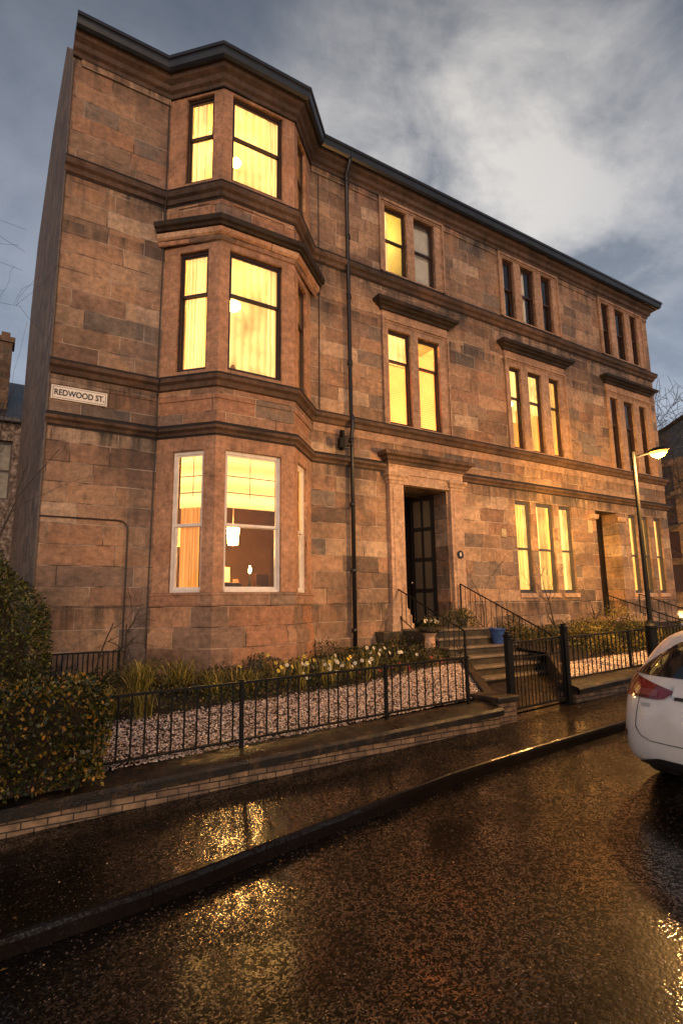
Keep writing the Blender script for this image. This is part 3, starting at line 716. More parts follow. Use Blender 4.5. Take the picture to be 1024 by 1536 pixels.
k = N('door_glass'); M['doorglass'] = k.pbr((.05,.042,.035), .25)
leaf(7.80,.30,math.radians(52),.62,1.47,4.80,'door_grey',4,False)
d, O, t, n = leaf(9.16,.45,math.radians(118),.66,1.47,4.80,'door',4,True)
kb = MB(); q = O+t*.66+n*.05; kb.lathe(0,0,[(.0,-.03),(.022,-.02),(.028,0),(.022,.02),(0,.03)],10); kb.v = [(v[0]+q.x, v[1]+q.y, v[2]+2.55) for v in kb.v]; kb.build('knob', M['brass'], d)
# far door, recessed
d, O, t, n = leaf(15.54,.60,0,1.2,1.56,4.84,'door',3,False)
kb = MB(); kb.box(15.98,16.06,.54,.575,2.6,2.78); kb.build('letter_knocker', M['brass'], d)
m = MB(); m.box(15.3,17.0,-.5,.6,1.0,1.53); m.build('door_step', M['porch'], house)
m = MB(); m.sweep([(15.28,0),(15.28,-.02),(15.50,-.02),(15.50,0)], [(0,4.56),(.05,4.58),(.07,4.66),(.07,4.72),(0,4.74)]); m.sweep([(16.78,0),(16.78,-.02),(17.0,-.02),(17.0,0)], [(0,4.56),(.05,4.58),(.07,4.66),(.07,4.72),(0,4.74)])
m.build('carved_bracket', M['porch'], house)

# pipes and cables on the wall
m = MB(); pz = [(6.18,-.36,12.98),(6.18,-.34,12.86),(6.19,-.15,12.62),(6.22,-.11,12.5),(6.24,-.11,6.4),(6.24,-.17,6.3),(6.24,-.17,6.1),(6.25,-.11,5.9),(6.25,-.11,.5)]
m.tube(pz, .048, 10)
for z in (12.4,10.9,9.3,7.6,5.7,4.2,2.7,1.4): m.tube([(6.24,-.11,z),(6.24,-.11,z+.1)], .062, 10)
m.build('downpipe', M['pipe'], house, smooth=True)
m = MB()
cz = [(0.0,-.02,3.55)]+[(1.28+.0,-.025,3.55)]+[(1.28+.16*math.sin(a),-.025,3.39+.16*math.cos(a)) for a in (.4,.8,1.2,PI/2)]+[(1.45,-.02,1.1)]
m.tube(cz,.014,6); m.build('cable', M['cable'], house)
m = MB(); m.tube([(IL-.05,-.03,12.5),(IL-.05,-.03,10.4),(IL-.05,-.19,10.3),(IL-.05,-.03,10.0),(IL-.06,-.03,6.4),(IL-.05,-.19,6.28),(IL-.05,-.03,6.0),(IL-.05,-.03,5.4),(IL-.05,-.16,5.3),(IL-.05,-.03,5.1),(IL-.07,-.03,1.2)], .012, 6); m.build('cable', M['cable'], house)
m = MB(); m.tube([(5.46,-.02,12.5),(5.46,-.02,10.4),(5.46,-.18,10.3),(5.46,-.02,10.0),(5.45,-.02,6.4)], .011, 6); m.build('cable', M['cable'], house)
m = MB(); m.tube([(6.0,-.03,5.98),(6.0,-.10,5.95),(6.0,-.12,5.55)], .02, 6); m.tube([(5.9,-.2,5.62),(6.0,-.1,5.58),(6.22,-.2,5.60)], .016, 6); m.box(5.83,5.92,-.28,-.16,5.5,5.72); m.box(5.97,6.03,-.16,-.03,5.5,5.95); m.build('wall_bracket', M['iron'], house)
m = MB(); m.tube([(-.02,.15,12.7),(.02,-.3,13.2)], .02, 6)
m = MB(); m.lathe(1.05,.3,[(.2,13.1),(.2,13.45),(.16,13.5),(0,13.52)],14); m.build('roof_ventilator', M['gutter'], house)
m = MB(); m.box(3.42,3.70,-BD-.085,-BD-.061,.72,1.06)
for i in range(7): m.box(3.44,3.68,-BD-.10,-BD-.086,.745+i*.043,.765+i*.043)
m.build('air_vent', M['vent'], house)
m = MB(); m.box(11.12,11.30,-.06,-.001,3.78,4.0); m.box(11.15,11.27,-.075,-.061,3.82,3.90); m.build('alarm_box', M['paper'], house)
m = MB(); m.box(15.08,15.30,-.012,-.001,4.12,4.52); m.build('notice', M['paper'], house)
# upstand line at gable corner
m = MB(); m.tube([(0.015,-.02,1),(0.015,-.02,12.5)], .02, 6); m.build('corner_flashing', M['vent'], house)

# ------------------------------------------------------------------ signs with writing
def text(body, size, mat, parent, loc, rot, ext=.003, name='lettering'):
    cu = bpy.data.curves.new(name, 'FONT'); cu.body = body; cu.size = size; cu.extrude = ext; cu.align_x = 'CENTER'; cu.align_y = 'CENTER'; cu.offset = size*.02
    o = bpy.data.objects.new(name, cu); col.objects.link(o)
    dg = bpy.context.evaluated_depsgraph_get(); me = bpy.data.meshes.new_from_object(o.evaluated_get(dg)); bpy.data.objects.remove(o)
    me.materials.clear(); me.materials.append(mat); o = bpy.data.objects.new(name, me); col.objects.link(o)
    o.parent = parent; o.location = loc; o.rotation_euler = rot; return o
sg = thing('street_sign', 'white enamel street name sign reading REDWOOD ST. between two stone bands', 'sign', (.51,-.03,5.74))
m = MB(); m.box(.06,.97,-.045,-.021,5.62,5.87); m.build('plate', M['sign'], sg, bevel=.004)
m = MB(); 
for a,b,c,d in ((.085,.945,5.842,5.848),(.085,.945,5.642,5.648),(.085,.091,5.648,5.842),(.939,.945,5.648,5.842)): m.box(a,b,-.049,-.0455,c,d)
m.build('border', M['ink'], sg)
tx = text('REDWOOD ST.', .150, M['ink'], sg, (0.005,-.018,.0), (PI/2,0,0)); tx.scale.x = .80
pq = thing('house_number_plaque', 'small round black plaque with a pale number 8 beside the main door', 'sign', (9.45,-.13,3.22))
m = MB(); m.tube([(9.45,-.138,3.22),(9.45,-.165,3.22)], .105, 24); m.build('disc', M['black_plastic'], pq)
text('8', .13, M['sign'], pq, (0,-.037,0), (PI/2,0,0))

# ------------------------------------------------------------------ street wall, railings, gate
def street_wall(x0, x1, name, label, n=10, gap=None):
    w = thing(name, label, 'wall', (x0, wallY(x0), gz(x0)+.12), 'low garden walls along the pavement')
    m = MB(); c = MB()
    for i in range(n):
        a, b = x0+(x1-x0)*i/n, x0+(x1-x0)*(i+1)/n; ya, yb = wallY(a), wallY(b); za, zb = gz(a)+.10, gz(b)+.10; ta, tb = gz(a)+.265, gz(b)+.265
        m.quad((a,ya-.22,za),(b,yb-.22,zb),(b,yb-.22,tb),(a,ya-.22,ta)); m.quad((a,ya+.1,za),(b,yb+.1,zb),(b,yb+.1,tb),(a,ya+.1,ta))
        pr = [(-.28,0),(-.29,.07),(-.265,.10),(-.19,.115),(.0,.15),(.12,.15)]
        for (o0,h0),(o1,h1) in zip(pr, pr[1:]): c.quad((a,ya+o0,ta+h0),(b,yb+o0,tb+h0),(b,yb+o1,tb+h1),(a,ya+o1,ta+h1))
        c.quad((a,ya-.28,ta),(b,yb-.28,tb),(b,yb-.2,tb),(a,ya-.2,ta))
    for x in (x0,x1): m.quad((x,wallY(x)-.22,gz(x)+.1),(x,wallY(x)+.1,gz(x)+.1),(x,wallY(x)+.1,gz(x)+.265),(x,wallY(x)-.22,gz(x)+.265))
    t = gz(x1)+.265; y = wallY(x1); c.poly([(x1,y-.25,t),(x1,y-.255,t+.07),(x1,y-.235,t+.10),(x1,y-.19,t+.115),(x1,y,t+.15),(x1,y+.12,t+.15),(x1,y+.12,t)])
    t = gz(x0)+.265; y = wallY(x0); c.poly([(x0,y-.25,t),(x0,y-.255,t+.07),(x0,y-.235,t+.10),(x0,y-.19,t+.115),(x0,y,t+.15),(x0,y+.12,t+.15),(x0,y+.12,t)])
    m.build('brickwork', M['brick'], w, fixn=False); c.build('coping', M['coping'], w, fixn=False)
    return w
street_wall(-8, 5.30, 'garden_wall', 'low old brick wall with mossy coping beside the gravel garden and hedge', 26)
street_wall(7.12, 22, 'garden_wall', 'low brick wall with dark coping right of the iron gate', 20)
pier = thing('gate_pier', 'squat stone pier with flat cap at the left of the iron gate', 'pier', (5.48,-4.8,gz(5.5)+.12))
MB().box(5.302,5.66,-4.99,-4.55,gz(5.5)+.08,gz(5.5)+.40).build('pier_block', M['brick'], pier, bevel=.01)
MB().box(5.27,5.69,-5.03,-4.50,gz(5.5)+.402,gz(5.5)+.47).build('pier_cap', M['coping'], pier, bevel=.012)
# retaining edge of the sunken path
def xl(y): return 5.65+(min(y,-2.3)+4.6)*.76
def xr(y): return 7.25+(min(y,-2.6)+4.6)*1.05
e = thing('path_edging', 'dark stone edging between the gravel and the sunken entrance path', 'edging', (xl(-3.5),-3.5,.5))
m = MB()
for i in range(8):
    a, b = -4.5+2.2*i/8, -4.5+2.2*(i+1)/8; za, zb = gard(xl(a),a)+.06, gard(xl(b),b)+.06
    m.quad((xl(a)-.16,a,za),(xl(a),a,za),(xl(b),b,zb),(xl(b)-.16,b,zb)); m.quad((xl(a),a,za),(xl(a),a,.3),(xl(b),b,.3),(xl(b),b,zb)); m.quad((xl(a)-.16,a,za),(xl(a)-.16,a,.3),(xl(b)-.16,b,.3),(xl(b)-.16,b,zb))
m.quad((xl(-4.5)-.16,-4.5,.3),(xl(-4.5),-4.5,.3),(xl(-4.5),-4.5,gard(5.6,-4.5)+.06),(xl(-4.5)-.16,-4.5,gard(5.6,-4.5)+.06))
m.build('edging_stones', M['coping'], e, fixn=False)
e = thing('path_edging', 'dark stone edging along the planted right side of the sunken path', 'edging', (xr(-3.5),-3.5,.5))
m = MB()
for i in range(8):
    a, b = -4.5+1.9*i/8, -4.5+1.9*(i+1)/8; za, zb = gard(xr(a),a)+.06, gard(xr(b),b)+.06
    m.quad((xr(a)+.16,a,za),(xr(a),a,za),(xr(b),b,zb),(xr(b)+.16,b,zb)); m.quad((xr(a),a,za),(xr(a),a,.3),(xr(b),b,.3),(xr(b),b,zb)); m.quad((xr(a)+.16,a,za),(xr(a)+.16,a,.3),(xr(b)+.16,b,.3),(xr(b)+.16,b,zb))
m.build('edging_stones', M['coping'], e, fixn=False)
# garden ground again as bands left and right of the path (the first sheet is replaced)
bpy.data.objects.remove(bpy.data.objects['garden_ground'])
m = MB()
def band(xsfun0, xsfun1, n):
    for j in range(len(gy)-1):
        c, d = gy[j], gy[j+1]
        for i in range(n):
            f = i/n; g = (i+1)/n
            P = lambda q, y: (xsfun0(y)+(xsfun1(y)-xsfun0(y))*q, y)
            A, B_, C_, D_ = P(f,c), P(g,c), P(g,d), P(f,d)
            m.quad((*A,gard(*A)),(*B_,gard(*B_)),(*C_,gard(*C_)),(*D_,gard(*D_)))
gy = [-4.45,-4,-3.2,-2.6,-2.3,-1.6,-.8,.05]
band(lambda y: -1.0, lambda y: xl(y)-.1, 12); band(lambda y: xr(y)+.1, lambda y: 22, 14)
gy = [-4.45,0,8,20,40]; band(lambda y: -30, lambda y: -1.0, 6)
struct(m.build('garden_ground', M['soil'], fixn=False))
m = MB(); m.quad((22,-4.5,gz(22)+.14),(60,-4.5,gz(60)+.14),(60,60,gz(60)+.14),(22,60,gz(22)+.14)); M['lawn'] = simple('rough_lawn', (.10,.11,.03), .9, .5, 3, .8, .03); struct(m.build('side_lawn', M['lawn']))

def railing(name, label, pts_top, pts_bot, y, x0, x1, sp, posts, group=None, loose=.0):
    """pts_top/pts_bot: z(x) functions; straight railing along x"""
    t = thing(name, label, 'railing', (x0, y(x0), pts_bot(x0)), group)
    n = int((x1-x0)/.6)+1
    P = lambda f, x, dz=0: (x, y(x), f(x)+dz)
    for nm, f in (('top_rail', pts_top), ('bottom_rail', pts_bot)):
        m = MB()
        for i in range(n):
            a, b = x0+(x1-x0)*i/n, x0+(x1-x0)*(i+1)/n; h = .009 if nm == 'bottom_rail' else .012; w = .024
            ya, yb = y(a), y(b); k = len(m.v)
            m.v += [(a,ya-w,f(a)-h),(a,ya+w,f(a)-h),(a,ya+w,f(a)+h),(a,ya-w,f(a)+h),(b,yb-w,f(b)-h),(b,yb+w,f(b)-h),(b,yb+w,f(b)+h),(b,yb-w,f(b)+h)]
            m.f += [tuple(k+i_ for i_ in q) for q in ((0,1,2,3),(7,6,5,4),(0,4,5,1),(1,5,6,2),(2,6,7,3),(3,7,4,0))]
        m.build(nm, M['iron'], t)
    x = x0+sp*.5; src = None; cnt = 0
    while x < x1 and cnt < 100:
        if min([abs(x-p) for p in posts]+[9]) > .05:
            z0_, z1_ = pts_bot(x)-.005, pts_top(x)
            m = MB(); dx = random.uniform(-1,1)*loose; m.tube([(x,y(x),z0_),(x+dx,y(x),z1_)], .0098, 6); m.build('baluster', M['iron'], t); cnt += 1
        x += sp
    for p in posts:
        m = MB(); zb = gz(p)+.36; m.box(p-.019,p+.019,y(p)-.019,y(p)+.019,zb,pts_top(p)+.03); m.box(p-.03,p+.03,y(p)-.03,y(p)+.03,zb,zb+.03); m.build('post', M['iron'], t)
    return t
fy = lambda x: wallY(x)+.03
railing('iron_railing', 'low black iron railing with plain round bars in front of the pink gravel', lambda x: 1.155+.026*(x-.5), lambda x: .55+.041*(x-.5), fy, .36, 5.02, .128, (1.80,3.66,4.98), 'garden railings on the street walls')
railing('iron_railing', 'low black iron railing in front of the yellow shrubs, right of the gate', lambda x: 1.44+.022*(x-7.3), lambda x: .80+.036*(x-7.3), fy, 7.3, 15.6, .118, (7.32,9.05,11.0,13.3,15.5), 'garden railings on the street walls')
railing('iron_railing', 'short black iron railing beyond the second entrance at the far right', lambda x: 1.66+.03*(x-15.7), lambda x: 1.12+.04*(x-15.7), fy, 17.0, 21.8, .125, (17.05,19.4,21.7), 'garden railings on the street walls')
railing('iron_railing', 'small dark iron railing against the house wall behind the flower bed', lambda x: 1.30, lambda x: .80, lambda x: -.55, .2, 1.32, .075, (.22,1.30))
# gate
gt = thing('iron_gate', 'black iron pedestrian gate with close bars and square posts, closed', 'gate', (5.8,-4.82,gz(5.8)+.13))
for x, h in ((5.75,1.52),(7.02,1.60)):
    m = MB(); m.box(x-.04,x+.04,-4.86,-4.78,gz(x)+.12,h); m.box(x-.052,x+.052,-4.872,-4.768,h+.001,h+.03); m.box(x-.03,x+.03,-4.85,-4.79,h+.031,h+.07); m.build('gate_post', M['iron'], gt, bevel=.004)
m = MB()
zt0, zt1, zb0, zb1 = 1.43, 1.47, .52, .56
def sbar(m, x0, z0, x1, z1, w=.02, h=.012, y=-4.82):
    k = len(m.v); m.v += [(x0,y-w,z0-h),(x0,y+w,z0-h),(x0,y+w,z0+h),(x0,y-w,z0+h),(x1,y-w,z1-h),(x1,y+w,z1-h),(x1,y+w,z1+h),(x1,y-w,z1+h)]
    m.f += [tuple(k+i_ for i_ in q) for q in ((0,1,2,3),(7,6,5,4),(0,4,5,1),(1,5,6,2),(2,6,7,3),(3,7,4,0))]
sbar(m,5.82,1.43,6.95,1.47); sbar(m,5.82,.52,6.95,.56); sbar(m,5.82,1.20,6.95,1.24,.012,.008)
m.box(5.81,5.84,-4.835,-4.805,.5,1.45); m.box(6.93,6.96,-4.835,-4.805,.54,1.49); m.build('gate_frame', M['iron'], gt)
for i in range(14):
    x = 5.9+i*.0765; m = MB(); m.tube([(x,-4.82,.52+.03*(x-5.8)),(x,-4.82,1.44+.03*(x-5.8))], .0075, 6); m.build('baluster', M['iron'], gt)

# ------------------------------------------------------------------ entrance steps and handrails
st = thing('entrance_steps', 'dark stone steps with pale nosings up to the open main door', 'steps', (8.4,-1.2,.45))
SX0, SX1 = 7.42, 9.42
tr = [(-1.15,1.45),(-1.46,1.28),(-1.77,1.11),(-2.08,.94),(-2.39,.77),(-2.70,.60)]
for i, (y, z) in enumerate(tr):
    ye = 0.0 if i == 0 else tr[i-1][0]
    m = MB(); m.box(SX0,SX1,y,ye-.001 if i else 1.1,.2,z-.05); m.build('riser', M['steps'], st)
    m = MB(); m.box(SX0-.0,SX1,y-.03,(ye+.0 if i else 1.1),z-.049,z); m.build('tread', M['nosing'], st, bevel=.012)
m = MB()
for i,(y,z) in enumerate(((-.35,1.40),(-.7,1.12),(-1.05,.86))): m.box(6.85,7.41,y,(y+.35 if i else -.001),.3,z)
m.build('side_block', M['steps'], st, bevel=.01)
m = MB()
for i,(y,z) in enumerate(((-1.2,1.44),(-1.75,1.2),(-2.3,.92),(-2.75,.72))): m.box(9.43,9.62,y,((-1.2,-1.2,-1.75,-2.3)[i] if i else -.02),.3,z)
m.build('cheek_wall', M['steps'], st, bevel=.01)
def handrail(name, label, x, ya, za, yb, zb, fa, fb, group, nb=14, x2=None):
    x2 = x if x2 is None else x2
    t = thing(name, label, 'handrail', (x,yb,fb), group)
    L = lambda f: (x+(x2-x)*f, ya+(yb-ya)*f, za+(zb-za)*f)
    m = MB(); m.tube([L(0),L(.5),L(1)], .017, 8); m.build('rail', M['iron'], t)
    m = MB(); m.tube([L(0),(x,ya,fa)], .02, 8); m.tube([(x,ya,fa+.02),(x,ya-.12,fa),(x,ya-.14,fa-.3)], .015, 6); m.build('top_post', M['iron'], t)
    m = MB(); m.tube([L(1),(x2,yb,fb)], .026, 8); m.build('newel', M['iron'], t)
    m = MB(); m.tube([(x,ya,fa+.02),(x2,yb,fb+.16)], .010, 6); m.build('lower_rail', M['iron'], t)
    for i in range(nb):
        f = (i+1)/(nb+1); p = L(f); zl = fa+.02+(fb+.16-fa-.02)*f
        m = MB(); m.tube([p,(p[0],p[1],zl)], .008, 6); m.build('baluster', M['iron'], t)
G = 'handrails beside the entrance steps'
handrail('iron_handrail', 'black iron handrail down the left side of the main steps', 7.45, -.10, 2.36, -2.22, 1.46, 1.72, .42, G, 13)
handrail('iron_handrail', 'black iron handrail down the right side of the main steps behind the gate', 9.33, -.22, 2.48, -2.80, 1.34, 1.74, .50, G, 15)
handrail('iron_handrail', 'iron handrail left of the far narrow doorway', 15.25, -.30, 2.20, -2.9, 1.30, 1.62, .75, G, 11)
handrail('iron_handrail', 'iron handrail right of the far narrow doorway behind the lamp post', 17.0, -.30, 2.22, -2.6, 1.40, 1.62, .8, G, 11)
ds = thing('side_steps', 'short flight of stone steps up to the far narrow doorway', 'steps', (16.1,-1.5,.8))
for i in range(5):
    y = -.5-.35*(i+1); z = 1.53-.15*(i+1); MB().box(15.3,17.0,y,y+.349,.5,z).build('step', M['steps'], ds, bevel=.01)

# ------------------------------------------------------------------ foliage helpers
rng = np.random.default_rng(5)
def leaves(P, size, aspect=.5, up=.3, spread=1.0, outward=None):
    """P (n,3) leaf bases -> folded leaf quads"""
    n = len(P); d = rng.normal(size=(n,3))*spread; d[:,2] += up
    if outward is not None: d += outward
    d /= np.linalg.norm(d,axis=1)[:,None]; r = rng.normal(size=(n,3)); s = np.cross(d, r); s /= np.linalg.norm(s,axis=1)[:,None]+1e-9; nn = np.cross(s,d)
    L = (size*rng.uniform(.6,1.4,n))[:,None]; W = L*aspect*.5
    a = P; b = P+d*L*.5+s*W-nn*L*.08; c = P+d*L; e = P+d*L*.5-s*W-nn*L*.08
    V = np.stack([a,b,c,e],1).reshape(-1,3); F = np.arange(4*n).reshape(n,4)
    return V, F, np.repeat(rng.uniform(0,1,n),4)
LF = {}
LF['hedge'] = leafmat('hedge_leaves', [(0,(.008,.013,.004)),(.5,(.03,.042,.010)),(.74,(.13,.12,.02)),(.88,(.34,.22,.035)),(1,(.50,.22,.04))], .35)  # orange stops put the warm light on the hedge into leaf colour
LF['bush'] = leafmat('evergreen_leaves', [(0,(.012,.020,.006)),(.5,(.05,.065,.012)),(.85,(.14,.15,.025)),(1,(.28,.20,.04))], .45)
LF['strap'] = leafmat('strap_leaves', [(0,(.05,.05,.012)),(.4,(.16,.14,.03)),(.75,(.42,.33,.07)),(1,(.62,.46,.12))], .45)  # yellow light on the leaves put into their colour
LF['low'] = leafmat('bed_leaves', [(0,(.012,.02,.006)),(.6,(.045,.055,.014)),(.9,(.14,.11,.025)),(1,(.25,.12,.04))], .5)
LF['yel'] = leafmat('golden_shrub_leaves', [(0,(.03,.03,.008)),(.4,(.12,.10,.02)),(.75,(.36,.27,.05)),(1,(.55,.40,.09))], .5)
LF['daff'] = leafmat('daffodil_petals', [(0,(.75,.55,.06)),(.5,(.8,.62,.12)),(1,(.85,.75,.35))], .5)
LF['white'] = leafmat('white_petals', [(0,(.75,.68,.5)),(1,(.85,.8,.68))], .5)
LF['red'] = leafmat('red_petals', [(0,(.35,.03,.03)),(1,(.55,.08,.12))], .5)
def clump_noise(P, f=5.0):
    return np.sin(P[:,0]*f+1.3*np.sin(P[:,1]*f*1.3))+np.sin(P[:,1]*f*1.1+2+np.sin(P[:,2]*f))+np.sin(P[:,2]*f*.9+1.1*np.sin(P[:,0]*f*.7))
def shell_leaves(n, fn, size, aspect, mat, parent, name='foliage', thr=-.9, f=6, up=.3):
    P, O = fn(n); k = clump_noise(P, f) > thr; P, O = P[k], O[k]
    V, F, A = leaves(P, size, aspect, up, 1.0, O*.9)
    return bulk(name, V, F, mat, parent, A)

# clipped hedge in the street corner of the garden
hg = thing('clipped_hedge', 'square clipped hedge of green leaves with orange light in their colour over the garden wall at left', 'hedge', (-.6,-4.5,.45))
def hedge_pts(n):
    x = rng.uniform(-2.6,.36,n); y = rng.uniform(-4.98,-3.75,n); z = rng.uniform(.50,1.34,n)
    P = np.stack([x,y,z],1); O = np.zeros((n,3))
    f = rng.integers(0,10,n); dep = np.abs(rng.normal(size=n))*.06
    a = f < 4; P[a,1] = -4.98+dep[a]; O[a,1] = -1
    b = (f >= 4)&(f < 7); P[b,2] = 1.28-dep[b]; O[b,2] = 1
    c = (f == 7)|(f == 8); P[c,0] = .36-dep[c]; O[c,0] = 1
    bul = .05*clump_noise(P, 7)/3*1.6
    P += O*bul[:,None]; rd = np.minimum(1, np.maximum(0, (P[:,2]-1.1)/.25)); P[:,1] += rd*.07; P[:,0] -= rd*.05
    return P, O
shell_leaves(17000, hedge_pts, .042, .62, LF['hedge'], hg, thr=-2.0, f=14, up=.2)
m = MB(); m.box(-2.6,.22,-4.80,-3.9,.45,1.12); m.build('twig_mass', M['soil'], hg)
# big rounded evergreen
bb = thing('evergreen_bush', 'tall rounded dark evergreen bush against the house corner', 'bush', (-1.3,-1.9,.4))
def bush_pts(n):
    d = rng.normal(size=(n,3)); d /= np.linalg.norm(d,axis=1)[:,None]; r = 1-np.abs(rng.normal(size=n))*.07
    P = d*r[:,None]*np.array([1.6,1.0,1.76]) ; b = .10*clump_noise(P, 4); P += d*b[:,None]*.5
    P += np.array([-1.42,-1.95,1.28]); return P, d
shell_leaves(52000, bush_pts, .044, .5, LF['bush'], bb, thr=-2.2, f=9, up=.2)
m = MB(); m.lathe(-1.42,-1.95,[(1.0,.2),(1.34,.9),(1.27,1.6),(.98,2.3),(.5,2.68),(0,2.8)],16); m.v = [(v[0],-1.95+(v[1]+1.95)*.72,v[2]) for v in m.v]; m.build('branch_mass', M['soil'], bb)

# strap-leaved clumps
def strap(x, y, n, h, lab, size=.5):
    t = thing('strap_leaf_clump', lab, 'plant', (x,y,gard(x,y)), 'arching strap-leaved clumps in the bed')
    V, F, A = [], [], []; k = 0
    for i in range(n):
        a = rng.uniform(0,2*PI); rch = rng.uniform(.3,1.3)*size; hh = h*rng.uniform(.45,.95); w = rng.uniform(.005,.011); bx, by = x+rng.normal()*.07, y+rng.normal()*.07
        dx, dy = math.cos(a), math.sin(a); sx, sy = -dy*w, dx*w; rv = rng.uniform(0,1); zb = gard(x,y)
        S = 7
        for j in range(S):
            f = j/(S-1); r = rch*f**1.3; z = zb+hh*(math.sin(f*PI*.72))*(1.05); ww_ = (1-f*.85)
            V += [(bx+dx*r-sx*ww_, by+dy*r-sy*ww_, z),(bx+dx*r+sx*ww_, by+dy*r+sy*ww_, z)]; A += [rv,rv]
        for j in range(S-1): F.append((k+2*j,k+2*j+1,k+2*j+3,k+2*j+2))
        k += 2*S
    bulk('leaf_tuft', np.array(V), np.array(F), LF['strap'], t, A)
labs = ['arching yellow-green strap leaves beside the clipped hedge','large arching strap-leaved clump left of the bay corner','strap-leaved clump spilling onto the gravel near the hedge','broad clump of arching leaves under the left bay window','strap leaves at the foot of the bay corner','low arching leaves between the bay and the yellow flowers']
for (x,y,n,h,s),lb in zip([(.75,-2.6,150,.42,.42),(1.35,-1.9,190,.55,.5),(1.15,-2.9,120,.34,.36),(1.95,-1.75,200,.50,.5),(2.35,-2.2,130,.36,.4),(2.9,-2.2,110,.30,.34)],labs): strap(x,y,n,h,lb,s)

# leafy ground cover of the beds, one uncountable mass each side
def cover(name, x0, x1, yfun, n, hfun, mat, kind='stuff', size=.045, par=None):
    x = rng.uniform(x0,x1,n); f = rng.uniform(0,1,n); y = np.array([yfun(a)[0]+(yfun(a)[1]-yfun(a)[0])*b for a,b in zip(x,f)])
    g = np.array([gard(a,b) for a,b in zip(x,y)]); z = g+rng.uniform(0,1,n)**.7*np.array([hfun(a,b) for a,b in zip(x,y)])
    V, F, A = leaves(np.stack([x,y,z],1), size, .55, .5); o = bulk(name, V, F, mat, par, A); 
    if kind: o['kind'] = kind
    return o
def hump(x, y): return .12+.12*max(0,math.sin(x*5+y*3)+math.sin(x*2.3-y*4+1))
cover('bed_foliage', .3, 7.3, lambda x: (-3.0 if x < 4.4 else -2.9+(x-4.4)*.3, -.95 if 2 < x < 5 else -.1), 15000, hump, LF['low'])
cover('bed_foliage', 9.7, 15.1, lambda x: (-3.7,-.1), 14000, lambda x,y: .10+.8*hump(x,y), LF['low'])
# golden and green shrubs
def shrub(name, lab, x, y, rx, rz, n, mat, size, group=None, zoff=.0, thr=-1.2):
    g = gard(x,y); t = thing(name, lab, 'shrub', (x,y,g), group)
    d = rng.normal(size=(n,3)); d /= np.linalg.norm(d,axis=1)[:,None]; d[:,2] = np.abs(d[:,2]); r = rng.uniform(.45,1.05,n)**.6
    P = d*r[:,None]*np.array([rx,rx,rz]); k = clump_noise(P+x, 9) > thr; P = P[k]; d = d[k]; P += np.array([x,y,g+zoff])
    V, F, A = leaves(P, size, .5, .5, .8, d*.7); bulk('foliage', V, F, mat, t, A)
    m = MB()
    for i in range(7):
        a = i*.9; m.tube([(x,y,g),(x+math.cos(a)*rx*.4,y+math.sin(a)*rx*.4,g+rz*.5),(x+math.cos(a)*rx*.75,y+math.sin(a)*rx*.75,g+rz*.85)],[.012,.008,.003],5)
    m.build('stems', M['bark'], t)
    return t
GS = 'golden shrubs in the right-hand garden'
for i,(x,y,rx,rz,lb) in enumerate([(10.2,-1.0,.45,.62,'leafy green shrub just right of the main steps'),(11.3,-2.2,.5,.45,'low golden shrub under the first ground floor window right of the steps'),(12.4,-1.6,.6,.55,'golden shrub under the middle ground floor window'),(13.4,-2.3,.6,.55,'wide golden shrub behind the right railing'),(14.2,-1.2,.6,.75,'tall golden shrub beside the far handrail'),(12.0,-3.4,.5,.4,'small golden shrub close behind the railing'),(14.6,-3.2,.55,.5,'golden shrub near the foot of the lamp post'),(10.6,-3.2,.45,.38,'low golden plant behind the first bars of the right railing')]):
    shrub('golden_shrub', lb, x, y, rx, rz, 1500, LF['yel'] if i else LF['low'], .045, GS)
shrub('golden_shrub', 'golden shrub between the far handrails and the railing', 18.3, -2.2, .7, .7, 1300, LF['yel'], .05, GS)
shrub('red_leaf_shrub', 'small reddish shrub between downpipe and stone pedestal', 6.55, -2.0, .42, .36, 1300, LF['low'], .04)
shrub('flowering_shrub', 'flowering green shrub spilling over the left handrail', 7.75, -1.75, .42, .42, 1300, LF['low'], .04, None, .55)
def blooms(P, r, mat, par, name='flowers'):
    V, F, A = [], [], []; k = 0
    for p in P:
        c = Vector(p); nrm = Vector((rng.normal()*.5, -1+rng.normal()*.4, .6)).normalized(); a = nrm.orthogonal().normalized(); b = nrm.cross(a); rv = rng.uniform()
        for i in range(6):
            t0 = i*PI/3; u = a*math.cos(t0)+b*math.sin(t0); v = a*math.cos(t0+PI/2)+b*math.sin(t0+PI/2)
            q = [c, c+u*r*.55+v*r*.3+nrm*r*.1, c+u*r+nrm*r*.02, c+u*r*.55-v*r*.3+nrm*r*.1]
            V += [tuple(w) for w in q]; A += [rv]*4; F.append((k,k+1,k+2,k+3)); k += 4
        for i in range(6):   # trumpet
            t0, t1 = i*PI/3, (i+1)*PI/3; u0_ = a*math.cos(t0)+b*math.sin(t0); u1_ = a*math.cos(t1)+b*math.sin(t1)
            q = [c+u0_*r*.22, c+u1_*r*.22, c+u1_*r*.3+nrm*r*.5, c+u0_*r*.3+nrm*r*.5]
            V += [tuple(w) for w in q]; A += [max(0,rv-.4)]*4; F.append((k,k+1,k+2,k+3)); k += 4
    return bulk(name, np.array(V), np.array(F), mat, par, A)
